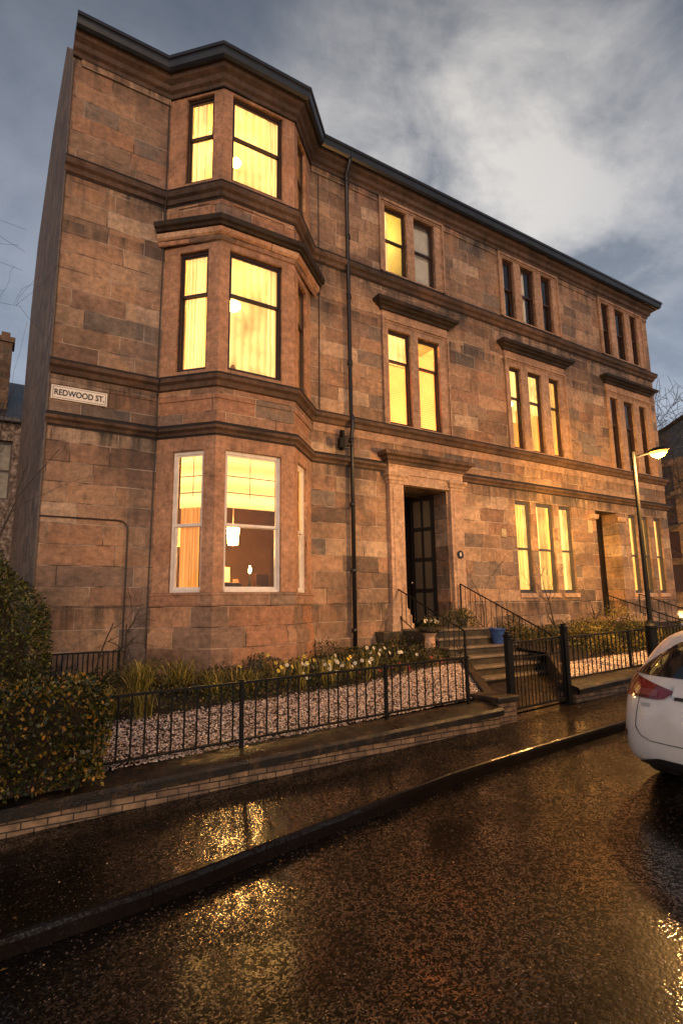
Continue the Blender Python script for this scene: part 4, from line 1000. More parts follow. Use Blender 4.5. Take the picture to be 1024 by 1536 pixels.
def flower_plant(x, y, col_, h, lab, group, nm='daffodil'):
    g = gard(x,y); t = thing(nm, lab, 'flower', (x,y,g), group)
    m = MB(); m.tube([(x,y,g),(x+.01,y-.02,g+h*.6),(x+.02,y-.06,g+h)],.004,5); m.build('stem', LF['strap'], t)
    V, F, A = leaves(np.tile(np.array([[x,y,g]]),(9,1))+rng.normal(size=(9,3))*.015, h*.95, .07, 2.6, .45); bulk('leaf_tuft', V, F, LF['strap'], t, A)
    blooms([(x+.02,y-.07,g+h)], .040 if nm == 'daffodil' else .03, LF[col_], t, 'flower_head')
for i in range(18):
    x = rng.uniform(2.7,4.9); y = rng.uniform(-2.7,-1.5); flower_plant(x,y,'daff',rng.uniform(.22,.38),'yellow daffodil in the bed in front of the bay','yellow daffodils before the bay')
for i in range(22):
    x = rng.uniform(3.4,5.2); y = rng.uniform(-2.9,-2.0); flower_plant(x,y,'white',rng.uniform(.2,.36),'white daffodil at the gravel edge in front of the bay','white daffodils before the bay')
for i in range(12):
    x = rng.uniform(5.35,6.3); y = rng.uniform(-2.2,-1.3); flower_plant(x,y,'white',rng.uniform(.18,.30),'white daffodil at the foot of the black downpipe','white daffodils by the downpipe')
for i in range(18):
    x = rng.uniform(4.6,6.6); y = rng.uniform(-2.75,-2.3); flower_plant(x,y,'red',rng.uniform(.08,.16),'small red flower low at the gravel edge','red flowers along the gravel','primrose')
for i in range(10):
    x = rng.uniform(12,16.5) if i < 6 else rng.uniform(7.55,8.0); y = rng.uniform(-3.6,-2.6) if i < 6 else rng.uniform(-1.9,-1.3)
    if i < 6: flower_plant(min(x,15.0),y,'red',.5,'tall red flower among the golden shrubs','red flowers among the golden shrubs','tulip')

# pedestal planter and pots
pl = thing('stone_planter', 'shallow stone planter on a pale fluted pedestal left of the steps', 'planter', (6.95,-1.75,gard(6.95,-1.75)))
g = gard(6.95,-1.75)
m = MB(); m.box(6.79,7.11,-1.91,-1.59,g,g+.07); m.lathe(6.95,-1.75,[(.13,g+.071),(.11,g+.12),(.10,g+.42),(.13,g+.47),(.15,g+.50)],16); m.build('pedestal', M['porch'], pl)
m = MB(); m.lathe(6.95,-1.75,[(.12,g+.501),(.24,g+.56),(.26,g+.62),(.22,g+.60),(0,g+.59)],20); m.build('bowl', M['steps'], pl)
P = rng.normal(size=(500,3))*np.array([.1,.1,.07])+np.array([6.95,-1.75,g+.68]); V,F,A = leaves(P,.045,.5,.6); bulk('foliage',V,F,LF['low'],pl,A)
blooms([(6.95+rng.normal()*.1,-1.85+rng.normal()*.05,g+.70+rng.uniform(0,.08)) for i in range(12)], .03, LF['white'], pl)
bpot = thing('blue_pot', 'glazed blue plant pot on the right end of the steps', 'pot', (9.05,-1.6,1.11))
m = MB(); m.lathe(9.05,-1.6,[(.115,1.112),(.17,1.40),(.19,1.41),(.19,1.45),(.165,1.45),(.16,1.40),(0,1.39)],24); m.build('pot', M['blue_pot'], bpot, smooth=False)
bp2 = thing('black_pot', 'small black pot beside the right pilaster on the landing', 'pot', (9.2,-.5,1.45))
m = MB(); m.lathe(9.12,-.45,[(.10,1.452),(.14,1.66),(.155,1.67),(.155,1.70),(.13,1.70),(0,1.66)],20); m.build('pot', M['black_plastic'], bp2)
P = rng.normal(size=(260,3))*np.array([.09,.09,.07])+np.array([9.12,-.45,1.76]); V,F,A = leaves(P,.05,.5,.6); bulk('foliage',V,F,LF['low'],bp2,A)

# ------------------------------------------------------------------ pink gravel: real pebbles
NP = 46000
y = rng.uniform(-4.60,-2.45,NP); x = rng.uniform(.2,13.0,NP)
edge = np.array([ -2.95 if a < 4.4 else min(-2.3,-2.95+(a-4.4)*.25) for a in x]); keep = (y < edge+rng.normal(size=NP)*.08) & np.array([a < xl(b)-.18 or (a > xr(b)+.2 and b < -3.5) for a,b in zip(x,y)])
x, y = x[keep], y[keep]; n = len(x); z = np.array([gard(a,b) if b > -4.45 else max(gard(a,b),gz(a)+.265+.152) for a,b in zip(x,y)])+rng.uniform(0,.012,n)
r = rng.uniform(.007,.017,n)
tpl = np.array([(1,0,0),(.35,.93,0),(-.7,.6,0),(-.75,-.6,0),(.4,-.9,0),(.1,.05,.75),(-.15,0,-.7)]); ff = np.array([(0,1,5),(1,2,5),(2,3,5),(3,4,5),(4,0,5)])
a = rng.uniform(0,2*PI,n); ca, sa = np.cos(a), np.sin(a); T = tpl[None]*(1+rng.uniform(-.25,.25,(n,7,1)))
V = np.stack([T[:,:,0]*ca[:,None]-T[:,:,1]*sa[:,None], T[:,:,0]*sa[:,None]+T[:,:,1]*ca[:,None], T[:,:,2]],2)*r[:,None,None]
til = rng.uniform(-.4,.4,(n,2)); V[:,:,2] += V[:,:,0]*til[:,:1]+V[:,:,1]*til[:,1:]
V += np.stack([x,y,z],1)[:,None,:]; F = (ff[None]+np.arange(n)[:,None,None]*7).reshape(-1,3)
k = N('pink_gravel'); at = k.n('ShaderNodeAttribute', attribute_name='rnd')
c = k.ramp(at.outputs['Fac'], [(0,(.10,.07,.055)),(.25,(.42,.29,.24)),(.55,(.80,.62,.53)),(.85,(.95,.84,.76)),(1,(.45,.30,.25))])
M['gravel'] = k.pbr(c, .45)
gv = bulk('gravel', V.reshape(-1,3), F, M['gravel'], None, np.repeat(rng.uniform(0,1,n),7)); gv['kind'] = 'stuff'
# grit added to make glints on road and pavement, some tinted glint-orange
NS = 24000
x = rng.uniform(-1.6,9,NS); y = rng.uniform(-10.0,-4.9,NS); r = rng.uniform(.0015,.004,NS)*np.where(rng.uniform(0,1,NS) > .96, 2.2, 1.0)
z = np.array([gz(a) for a in x])+np.where(y > np.array([ky(a) for a in x])+.02,.123,0); k_ = np.abs(y-np.array([ky(a) for a in x])) > .03; x,y,z,r = x[k_],y[k_],z[k_],r[k_]; n = len(x)
a = rng.uniform(0,2*PI,n); ca, sa = np.cos(a), np.sin(a); T = tpl[None]*(1+rng.uniform(-.25,.25,(n,7,1)))
V = np.stack([T[:,:,0]*ca[:,None]-T[:,:,1]*sa[:,None], T[:,:,0]*sa[:,None]+T[:,:,1]*ca[:,None], T[:,:,2]],2)*r[:,None,None]; V += np.stack([x,y,z],1)[:,None,:]
F = (ff[None]+np.arange(n)[:,None,None]*7).reshape(-1,3)
k = N('glint_tinted_grit'); at = k.n('ShaderNodeAttribute', attribute_name='rnd'); c = k.ramp(at.outputs['Fac'], [(0,(.02,.012,.008)),(.7,(.10,.055,.03)),(.85,(.45,.25,.13)),(1,(.75,.48,.30))]); M['grit'] = k.pbr(c, .18, IOR=2.0)
gv = bulk('glint_grit', V.reshape(-1,3), F, M['grit'], None, np.repeat(rng.uniform(0,1,n),7)); gv['kind'] = 'stuff'

# fallen leaves blown along the coping, pavement and gutter
NL = 420
x = rng.uniform(-1.5,8.5,NL); y = np.where(rng.uniform(0,1,NL) < .5, rng.uniform(-4.9,-4.45,NL), np.where(rng.uniform(0,1,NL) < .5, rng.uniform(-6.6,-6.1,NL), rng.uniform(-8.5,-4.9,NL)))
def surf(a, b):
    w_ = wallY(a)
    if b > w_-.2: return gz(a)+.42
    if b > w_-.32: return None
    k0 = ky(a)
    if abs(b-k0) < .07: return None
    return gz(a)+(.125 if b > k0 else .006)
P = [(a,b,surf(a,b)) for a,b in zip(x,y)]; P = np.array([p for p in P if p[2] is not None])
n = len(P); an = rng.uniform(0,2*PI,n); L = rng.uniform(.018,.042,n); d = np.stack([np.cos(an),np.sin(an),rng.normal(size=n)*.12],1)*L[:,None]; sdv = np.stack([-np.sin(an),np.cos(an),rng.normal(size=n)*.2],1)*L[:,None]*.32
V = np.stack([P, P+d*.5+sdv+np.array([0,0,.004]), P+d, P+d*.5-sdv+np.array([0,0,.004])],1).reshape(-1,3)
LF['fallen'] = leafmat('fallen_leaves', [(0,(.05,.03,.012)),(.5,(.16,.08,.02)),(1,(.38,.20,.05))], .25)
fl = bulk('fallen_leaves', V, np.arange(4*n).reshape(n,4), LF['fallen'], None, np.repeat(rng.uniform(0,1,n),4)); fl['kind'] = 'stuff'

# ------------------------------------------------------------------ bare trees
def bare(name, lab, base, h, r, seed, lean=(0,0), gens=4, spread=.75, bias=(0,0,0), nb=6, group=None, first=.3, rmin=.0025):
    R_ = random.Random(seed); t = thing(name, lab, 'tree' if h > 2 else 'shrub', base, group); trunk = MB(); crown = MB()
    def grow(p, d, L, rad, g, m):
        pts = [Vector(p)]; rs = [rad]; S = 5; q = Vector(p); dd = d.copy()
        for i in range(S):
            dd = (dd+Vector((R_.gauss(0,.13),R_.gauss(0,.13),R_.gauss(0,.10)))+Vector(bias)*.06*g).normalized(); q = q+dd*L/S; pts.append(q.copy()); rs.append(max(rmin*.8, rad*(1-.62*(i+1)/S)))
        m.tube(pts, rs, 7 if g < 2 else 4 if g > 2 else 5, cap=False)
        if g >= gens: return
        for i in range(nb if g else nb+2):
            f = R_.uniform(first,1.0); j = min(S-1,int(f*S)); p2 = pts[j].lerp(pts[j+1], f*S-j); ax = dd.orthogonal(); ax.rotate(__import__('mathutils').Quaternion(dd, R_.uniform(0,2*PI)))
            nd = (dd*(1-spread*.5)+ax*spread+Vector((0,0,.15))+Vector(bias)*.35).normalized()
            grow(p2, nd, L*R_.uniform(.42,.68), max(rmin, rs[j]*R_.uniform(.45,.62)), g+1, crown)
    grow(base, Vector((lean[0],lean[1],1)).normalized(), h, r, 0, trunk)
    trunk.build('trunk', M['bark'], t, smooth=True, fixn=False)
    crown.build('branches', M['bark'], t, smooth=False, fixn=False)
    return t
bare('bare_tree', 'leafless tree whose thin twigs reach in at the left edge in front of the gable', (-4.9,-.2,.4), 5.2, .08, 4, gens=3, bias=(.30,0,-.05), nb=5, first=.55)
bare('bare_tree', 'slender bare climbing tree against the dark gable corner', (-.30,-.65,.5), 5.6, .026, 12, gens=2, bias=(.0,0,.2), nb=5, spread=.32, rmin=.0025)
bare('bare_shrub', 'leafless forked sapling in front of the cable on the left wall', (1.35,-.7,.6), 1.15, .028, 21, gens=2, nb=2, spread=.8, first=.5, rmin=.005)
bare('bare_shrub', 'thin bare sapling behind the hedge and small railing', (.75,-1.0,.6), 1.25, .02, 23, gens=2, nb=2, spread=.7, first=.5, rmin=.004)
bare('bare_shrub', 'bare twiggy shrub under the ground floor windows right of the steps', (12.2,-.8,.8), 1.35, .035, 31, lean=(-.25,0), gens=3, nb=3, spread=.45, rmin=.004)
bare('bare_shrub', 'leafless forked shrub left of the far handrail', (13.9,-.8,.85), 1.1, .03, 37, gens=2, nb=3, spread=.8, first=.55, rmin=.005)
bare('bare_shrub', 'bare reddish twigs on the wall just right of the main handrail', (10.0,-.35,.75), 1.7, .015, 41, lean=(-.2,0), gens=2, nb=3, spread=.4, rmin=.003)
bare('street_tree', 'large bare tree beyond the far end of the house', (31,9.0,1.4), 9, .16, 5, gens=4, nb=6, spread=.8, rmin=.012)
bare('street_tree', 'distant bare tree in front of the dark tenement', (37,9.5,1.6), 9, .18, 8, gens=4, nb=5, spread=.85, rmin=.018)

# ------------------------------------------------------------------ neighbouring buildings
nb_ = thing('neighbour_house', 'old rubble house with slate roof and a tall chimney beyond the gable', 'house', (-3,16,.3))
m = MB(); ops_n = [(8.2,8.80,6.5,9.0),(5.0,6.2,6.5,9.0),(8.2,8.8,2.2,4.4)]
wallseg(m, (-9,16), (.25,16), -1, 9.95, ops_n, depth=.3); m.quad((.25,16,-1),(.25,24,-1),(.25,24,9.95),(.25,16,9.95)); m.quad((-9,24,-1),(.25,24,-1),(.25,24,9.95),(-9,24,9.95)); m.quad((-9,16,-1),(-9,24,-1),(-9,24,9.95),(-9,16,9.95))
k = N('pale_rubble'); vo = k.n('ShaderNodeTexVoronoi', Scale=4.0); k.set(vo.inputs['Vector'], k.pos())
c = k.ramp(k.noise(k.pos(), 5, 5, .7), [(.35,(.04,.03,.028)),(.5,(.16,.12,.10)),(.65,(.38,.32,.28))]); M['rubble'] = k.pbr(c, .8, Normal=k.bump(vo.outputs['Distance'], .8, .05))
m.build('wall', M['rubble'], nb_, fixn=False)
m = MB(); m.poly([(-9.3,15.7,9.9),(.5,15.7,9.9),(.5,20,13.0),(-9.3,20,13.0)]); m.poly([(-9.3,24.3,9.9),(.5,24.3,9.9),(.5,20,13.0),(-9.3,20,13.0)]); m.box(-9.3,.5,15.6,15.75,9.75,9.92); m.poly([(.25,16,9.9),(.25,24,9.9),(.25,20,12.9)])
k = N('slate_courses'); b = k.n('ShaderNodeTexBrick', Scale=1.0); k.set(b.inputs['Vector'], k.uv())
for q, v in (('Color1',(.07,.075,.09,1)),('Color2',(.03,.033,.04,1)),('Mortar',(.005,.005,.006,1)),('Mortar Size',.02),('Brick Width',.3),('Row Height',.16)): b.inputs[q].default_value = v
M['slates'] = k.pbr(b.outputs['Color'], .3, Normal=k.bump(b.outputs['Fac'], -.8, .03))
rf = m.build('roof', M['slates'], nb_, fixn=False)
m = MB(); m.box(-1.08,-.52,16.6,17.5,9.6,13.6); m.box(-1.16,-.44,16.53,17.58,13.601,13.85); m.box(-.98,-.64,16.8,17.3,13.851,14.15); m.build('chimney', M['gable'], rf, bevel=.02)
for (a,b_,z0_,z1_) in ops_n:
    m = MB(); A = -9+a; Bx = -9+b_
    m.box(A,A+.07,16.2,16.27,z0_,z1_); m.box(Bx-.07,Bx,16.2,16.27,z0_,z1_); m.box(A+.07,Bx-.07,16.2,16.27,z1_-.08,z1_); m.box(A+.07,Bx-.07,16.2,16.27,z0_,z0_+.08); m.box(A+.07,Bx-.07,16.2,16.27,(z0_+z1_)/2-.03,(z0_+z1_)/2+.03)
    w = m.build('window', M['frame_dark'], nb_); m = MB(); m.box(A+.07,Bx-.07,16.23,16.24,z0_+.08,z1_-.08); m.build('pane', M['glass'], w); m = MB(); m.box(A+.0,Bx,16.35,16.4,z0_,z1_); m.build('curtain', M['curtain_unlit'], w)
def tenement(name, lab, x0, x1, y0, y1, zt, floors, mat):
    t = thing(name, lab, 'building', ((x0+x1)/2,(y0+y1)/2,gz(x0)))
    m = MB(); zb = gz(x0)-1; fh = (zt-gz(x0)-1)/floors; L = y1-y0
    opsy = []; nx = max(2,int(L/3)); oy = [(L*(i+.5)/nx-.5, L*(i+.5)/nx+.5) for i in range(nx)]
    for f_ in range(floors):
        for a,b in oy: opsy.append((a,b,gz(x0)+1+f_*fh,gz(x0)+2.9+f_*fh))
    wallseg(m, (x0,y1), (x0,y0), zb, zt, opsy, depth=.25); L2 = x1-x0; nx = max(2,int(L2/3)); ox = [(L2*(i+.5)/nx-.5, L2*(i+.5)/nx+.5) for i in range(nx)]
    opsx = [(a,b,gz(x0)+1+f_*fh,gz(x0)+2.9+f_*fh) for f_ in range(floors) for a,b in ox]
    wallseg(m, (x0,y0), (x1,y0), zb, zt, opsx, depth=.25); m.quad((x1,y0,zb),(x1,y1,zb),(x1,y1,zt),(x1,y0,zt)); m.quad((x0,y1,zb),(x1,y1,zb),(x1,y1,zt),(x0,y1,zt))
    m.build('wall', mat, t, fixn=False)
    for a,b,c,d in opsy: MB().box(x0+.2,x0+.24,y1-b,y1-a,c,d).build('window', M['frame_dark'], t)
    for a,b,c,d in opsx: MB().box(x0+a,x0+b,y0+.2,y0+.24,c,d).build('window', M['frame_dark'], t)
    m = MB(); ym = (y0+y1)/2; e = .4
    m.quad((x0-e,y0-e,zt),(x1+e,y0-e,zt),(x1+e,ym,zt+3.4),(x0-e,ym,zt+3.4)); m.quad((x0-e,y1+e,zt),(x1+e,y1+e,zt),(x1+e,ym,zt+3.4),(x0-e,ym,zt+3.4)); m.poly([(x0,y0,zt),(x0,y1,zt),(x0,ym,zt+3.3)])
    rf = m.build('roof', M['slates'], t, fixn=False)
    for xx in (x0+.2, x0+(x1-x0)*.6): MB().box(xx,xx+1.0,ym-1.2,ym+1.2,zt+1.5,zt+5.0).build('chimney', M['gable'], rf, bevel=.05)
    return t
tenement('distant_tenement', 'dark tall tenement far behind the street lamp at the right edge', 66, 84, 3, 22.8, 22, 5, M['gable'])
tenement('distant_tenement', 'dark slate-roofed building low behind the distant lamp', 40, 54, -1, 15, 12.0, 4, M['gable'])
tenement('distant_tenement', 'lower dark building at the far end of the street', 95, 120, -8, 14, 12, 3, M['gable'])

# ------------------------------------------------------------------ street lamps
def street_lamp(x, y, lab, watts, H=4.08, spot=0):
    g = gz(x)+.12; t = thing('street_lamp', lab, 'street lamp', (x,y,g), 'street lamps')
    m = MB(); m.lathe(x,y,[(.088,g-.02),(.088,g+.95),(.10,g+.96),(.10,g+1.0),(.066,g+1.04),(.05,g+1.1)],16); m.build('base_column', M['iron'], t)
    m = MB(); m.tube([(x,y,g+1.1),(x,y,g+H+.04)],[.043,.034],14); m.build('pole', M['iron'], t, smooth=False)
    m = MB(); m.tube([(x,y,g+H-.03),(x,y,g+H+.08)],.05,12); m.tube([(x,y,g+H-.02),(x+.02,y-.16,g+H),(x+.04,y-.30,g+H+.01)],.022,8); m.build('bracket', M['iron'], t)
    # lantern: shallow housing with a glowing bowl below
    pr = []
    m = MB(); hx, hy, hz = x+.05, y-.44, g+H
    for f in (0,.12,.35,.65,.9,1.0):
        w = (.045,.08,.105,.105,.07,.025)[(0,.12,.35,.65,.9,1.0).index(f)]; h = (.03,.05,.07,.065,.045,.015)[(0,.12,.35,.65,.9,1.0).index(f)]
        yy = y-.26-f*.36; pr.append([(hx+w*math.cos(a_),yy,hz+.012+max(0,math.sin(a_))*h) for a_ in [PI*i/8 for i in range(9)]])
    for A, B_ in zip(pr, pr[1:]):
        for i in range(8): m.quad(A[i],A[i+1],B_[i+1],B_[i])
    m.poly(pr[0]); m.poly(pr[-1]); m.build('housing', M['iron'], t)
    m = MB(); pr = []
    for f, w, h in ((0,.02,.02),(.12,.075,.07),(.4,.10,.12),(.7,.095,.11),(.92,.055,.06),(1,.02,.02)):
        yy = y-.28-f*.31; pr.append([(hx+w*math.cos(a_),yy,hz-max(0,math.sin(a_))*h) for a_ in [PI*i/8 for i in range(9)]])
    for A, B_ in zip(pr, pr[1:]):
        for i in range(8): m.quad(A[i],B_[i],B_[i+1],A[i+1])
    m.build('lit_bowl', M['sodium'], t)
    l = bpy.data.lights.new('sodium_light', 'POINT'); l.energy = watts; l.color = (1.0,.50,.14); l.shadow_soft_size = .12
    o = bpy.data.objects.new('sodium_light', l); col.objects.link(o); o.location = (hx,hy,hz-.22)
    if spot:      # spot added to brighten the wall by the far doorway
        l = bpy.data.lights.new('added_wall_spot', 'SPOT'); l.energy = spot; l.color = (1.0,.50,.09); l.shadow_soft_size = .12; l.spot_size = math.radians(62); l.spot_blend = 1.0
        o = bpy.data.objects.new('added_wall_spot', l); col.objects.link(o); o.location = (hx,hy+.02,hz-.20)
        o.rotation_euler = (Vector((hx,hy,hz))-Vector((15.6,0,5.0))).to_track_quat('Z','Y').to_euler()
    return t
street_lamp(9.35,-4.88,'lit orange street lamp on a black post in front of the far doorway',1400,spot=5400)
street_lamp(33,7.45,'distant lit lamp glowing low at the right edge beyond the house',2600,2.0)

# ------------------------------------------------------------------ things inside the lit bay rooms
PX = 3.66
pd = thing('pendant_lamp', 'glowing cube pendant lamp hanging in the ground floor bay room', 'lamp', (PX,.55,3.3))
MB().tube([(PX,.55,5.05),(PX,.55,3.62)],.006,6).build('flex', M['frame_white'], pd)
m = MB(); m.lathe(PX,.55,[(.10,3.28),(.13,3.62),(.125,3.62),(.095,3.28)],20); m.build('lamp_shade', M['lampglow'], pd)
l = lamp(PX,.55,3.1,75,.08); l.parent = None
tl = thing('table_lamp', 'small table lamp with a bright flame-like bulb deep in the ground floor bay room', 'lamp', (4.45,1.5,2.6))
m = MB(); m.lathe(4.45,1.5,[(.08,2.45),(.03,2.48),(.02,2.72),(.04,2.74),(.0,2.75)],14); m.build('lamp_base', M['black_plastic'], tl)
m = MB(); m.lathe(4.45,1.5,[(.015,2.76),(.028,2.81),(.022,2.87),(.0,2.92)],12); m.build('bulb', M['bulb'], tl)
sb = thing('sideboard', 'dark sideboard inside the ground floor bay room', 'furniture', (4.2,1.5,1.5))
MB().box(3.2,5.4,1.25,1.8,1.5,2.44).build('cabinet', M['fabric_dark'], sb, bevel=.02)
for i,(x,w,h) in enumerate(((3.45,.22,.20),(3.75,.16,.42),(4.0,.12,.16),(4.55,.3,.28))): MB().box(x,x+w,1.35,1.42,2.442,2.442+h).build('picture_frame', M[('frame_dark','room','terracotta','frame_dark')[i]], sb)
ac = thing('armchair', 'dark armchair back seen through the ground floor bay window', 'armchair', (3.2,.5,1.5))
m = MB(); m.box(2.95,3.75,.2,.8,1.5,1.95); m.build('seat', M['fabric_dark'], ac, bevel=.06)
m = MB(); m.box(3.0,3.7,.05,.22,1.9,2.48); m.build('backrest', M['fabric_dark'], ac, bevel=.07)
sl = thing('shaded_lamp', 'pale shaded lamp behind the left bay window of the ground floor', 'lamp', (2.55,.55,1.5))
m = MB(); m.lathe(2.55,.5,[(.03,1.5),(.02,3.25)],10); m.build('lamp_stand', M['brass'], sl)
m = MB(); m.lathe(2.55,.5,[(.20,3.2),(.15,3.55),(.145,3.55),(.19,3.2)],20); m.build('lamp_shade', M['glowpane'], sl)
cl_ = thing('ceiling_lamp', 'bright round ceiling lamp in the first floor bay room', 'lamp', (3.55,.4,8.0))
MB().tube([(3.55,.5,9.3),(3.55,.5,8.75)],.006,6).build('flex', M['frame_white'], cl_)
m = MB(); m.lathe(3.55,.5,[(0,8.5),(.10,8.53),(.17,8.6),(.15,8.68),(.06,8.75),(0,8.76)],20); m.build('globe', M['bulb'], cl_)
for (gx_,gy_,gzz,lb) in ((7.72,.75,8.62,'round ceiling lamp glowing in the window pair above the main door'),(12.9,.9,8.2,'round lamp in the middle first floor window group'),(12.95,.9,4.45,'added round lamp inside the ground floor window group right of the steps'),(3.55,.5,12.25,'added round ceiling lamp in the top floor bay room')):  # globes put in for bright reflections on the wet road
    gl = thing('ceiling_lamp', lb, 'lamp', (gx_,gy_,gzz)); m = MB(); m.lathe(gx_,gy_,[(0,gzz-.10),(.08,gzz-.08),(.12,gzz),(.08,gzz+.08),(0,gzz+.10)],16); m.build('globe', M['bulb'], gl); MB().tube([(gx_,gy_,gzz+.09),(gx_,gy_,gzz+.5)],.006,6).build('flex', M['frame_white'], gl)
wb = thing('ribbed_cone', 'ribbed brown cone-shaped wicker stand in the first floor bay window', 'ornament', (3.12,-.52,6.4))
m = MB(); pr = []
for i in range(28):
    f = i/27; r_ = .34-.27*f; pr += [(r_*.6,6.42+1.1*f),(r_*.6-.012,6.42+1.1*f+.022)]
m.lathe(3.12,-.52,pr,24); m.build('wicker_shell', simple('wicker',(.38,.2,.07),.7,.3,20,.4), wb)

# ------------------------------------------------------------------ white car (rear corner in view)
car = thing('parked_car', 'white hatchback parked at the right edge, rear lamp and tailgate towards us', 'car', (4.66,-7.93,gz(4.66)))
# sections along local x; each point (dx, y, z): sill -> roof centre
prof0 = [(.06,.64,.25),(.0,.71,.31),(-.02,.72,.48),(.0,.70,.66),(.06,.70,.84),(.12,.675,.98),(.36,.56,1.30),(.50,.46,1.42),(.55,.22,1.455)]
def ring(x, k_=1.0):
    # body section at distance x from the tail
    w = .90 if .6 < x < 3.5 else (.90-.0*(x)) ; hood = x > 3.05; ws = 2.55 < x <= 3.2
    top = 1.47 if x < 2.3 else max(.98, 1.47-(x-2.3)*.60)
    if x > 3.1: top = .98-(x-3.1)*.14
    belt = .99 if x < 3.0 else .93-(x-3.1)*.10
    fw_ = 1-max(0,(x-3.7))*.28
    ry = .62 if top > 1.2 else .72
    if top < belt+.04: top = belt+.03
    return [(x,.83*fw_,.21),(x,.87*fw_,.26),(x,.885*fw_,.48),(x,.90*fw_,.66),(x,.895*fw_,.84),(x,.86*fw_,belt),(x,(ry+.02)*fw_,belt+(top-belt)*.78),(x,ry*.82*fw_,belt+(top-belt)*.96),(x,.3*fw_,top)]
rings = [prof0]
mid = [(.24,.82,.24),(.18,.86,.31),(.17,.87,.50),(.18,.86,.66),(.24,.86,.84),(.30,.82,.98),(.55,.655,1.30),(.66,.54,1.43),(.72,.26,1.475)]
rings += [mid]
r2 = [(.55,.84,.23),(.50,.88,.28),(.48,.88,.49),(.48,.895,.66),(.52,.89,.84),(.56,.855,.985),(.80,.66,1.31),(.88,.54,1.44),(.95,.27,1.49)]
rings += [r2]+[ring(x) for x in (1.2,1.9,2.5,3.0,3.5,3.9,4.2,4.3)]
K = len(prof0)
m = MB(); V = []; 
for r_ in rings: V += [(a,b,c) for a,b,c in r_]+[(a,-b,c) for a,b,c in r_]
F = []
def idx(i,s,j): return i*2*K+s*K+j
for i in range(len(rings)-1):
    for j in range(K-1):
        F.append((idx(i,0,j),idx(i+1,0,j),idx(i+1,0,j+1),idx(i,0,j+1))); F.append((idx(i,1,j),idx(i,1,j+1),idx(i+1,1,j+1),idx(i+1,1,j)))
    F.append((idx(i,0,K-1),idx(i+1,0,K-1),idx(i+1,1,K-1),idx(i,1,K-1))); F.append((idx(i,0,0),idx(i,1,0),idx(i+1,1,0),idx(i+1,0,0)))
# rear panel with centre column bulging out
cb = len(V); V += [(a-.07+(.03 if j > 4 else 0),0,c+(.01 if j > 6 else 0)) for j,(a,b,c) in enumerate(prof0)]
for j in range(K-1): F.append((idx(0,0,j),idx(0,0,j+1),cb+j+1,cb+j)); F.append((idx(0,1,j+1),idx(0,1,j),cb+j,cb+j+1))
F.append((idx(0,0,K-1),idx(0,1,K-1),cb+K-1)); F.append((idx(0,0,0),cb,idx(0,1,0)))
ib = len(rings)-1; cf = len(V); V += [(a+.08,0,c) for a,b,c in rings[-1]]
for j in range(K-1): F.append((idx(ib,0,j+1),idx(ib,0,j),cf+j,cf+j+1)); F.append((idx(ib,1,j),idx(ib,1,j+1),cf+j+1,cf+j))
m.v, m.f = V, F
k = N('white_paint'); nz = k.noise(k.pos(), 3, 4); c = k.ramp(nz, [(.3,(.60,.58,.57)),(.7,(.72,.70,.69))])
M['paint'] = k.pbr(c, .35, Coat_Weight=1.0, Coat_Roughness=.04, Normal=k.bump(k.noise(k.pos(), 90, 3), .12, .002))
body = m.build('body', M['paint'], car, smooth=True, local=True)
ss = body.modifiers.new('sub', 'SUBSURF'); ss.levels = 2; ss.render_levels = 2
car.rotation_euler = (0, -math.atan(.045), 0)
bpy.context.view_layer.update()
dg = bpy.context.evaluated_depsgraph_get(); ev = body.evaluated_get(dg); me = ev.to_mesh()
bvh = BVHTree.FromPolygons([v.co.copy() for v in me.vertices], [tuple(p.vertices) for p in me.polygons]); ev.to_mesh_clear()
def hit(th, z, off=.006):
    """point on the body seen from a vertical axis at x=1.3 ; th degrees: 0 = straight back, +90 = kerb side"""
    a = math.radians(th); d = Vector((-math.cos(a), math.sin(a), 0)); o = Vector((1.3,0,z))+d*4
    q = bvh.ray_cast(o, -d)
    if q[0] is None: return Vector((1.3,0,z))+d*.9
    return q[0]+q[1]*off*(1 if q[1].dot(d) > 0 else -1)
def patch(name, mat, ths, lo, hi, off=.008, n=8, par=None, thick=0):
    m = MB(); g_ = [[hit(th, lo(th)+(hi(th)-lo(th))*i/n, off) for i in range(n+1)] for th in ths]
    for A, B_ in zip(g_, g_[1:]):
        for i in range(n): m.quad(A[i],B_[i],B_[i+1],A[i+1])
    return m.build(name, M[mat] if isinstance(mat,str) else mat, par or car, smooth=True, local=True)
def lin(a,b,n): return [a+(b-a)*i/n for i in range(n+1)]
def pw(pts):
    def f(x):
        for (a,b),(c,d) in zip(pts, pts[1:]):
            if a <= x <= c: return b+(d-b)*(x-a)/(c-a)
        return pts[-1][1] if x > pts[-1][0] else pts[0][1]
    return f
k = N('tail_lamp_red'); sp = k.n('ShaderNodeSeparateXYZ'); k.set(sp.inputs[0], k.obj())
c = k.mix(k.mapr(k.noise(k.obj(), 6, 3), .4, .6), (.20,.006,.008), (.07,.004,.006)); M['tail'] = k.pbr(c, .08, Coat_Weight=1.0, IOR=1.6)
M['tail_pink'] = simple('tail_lamp_clear', (.22,.05,.045), .1, .2, 20, .1, Coat_Weight=1.0)
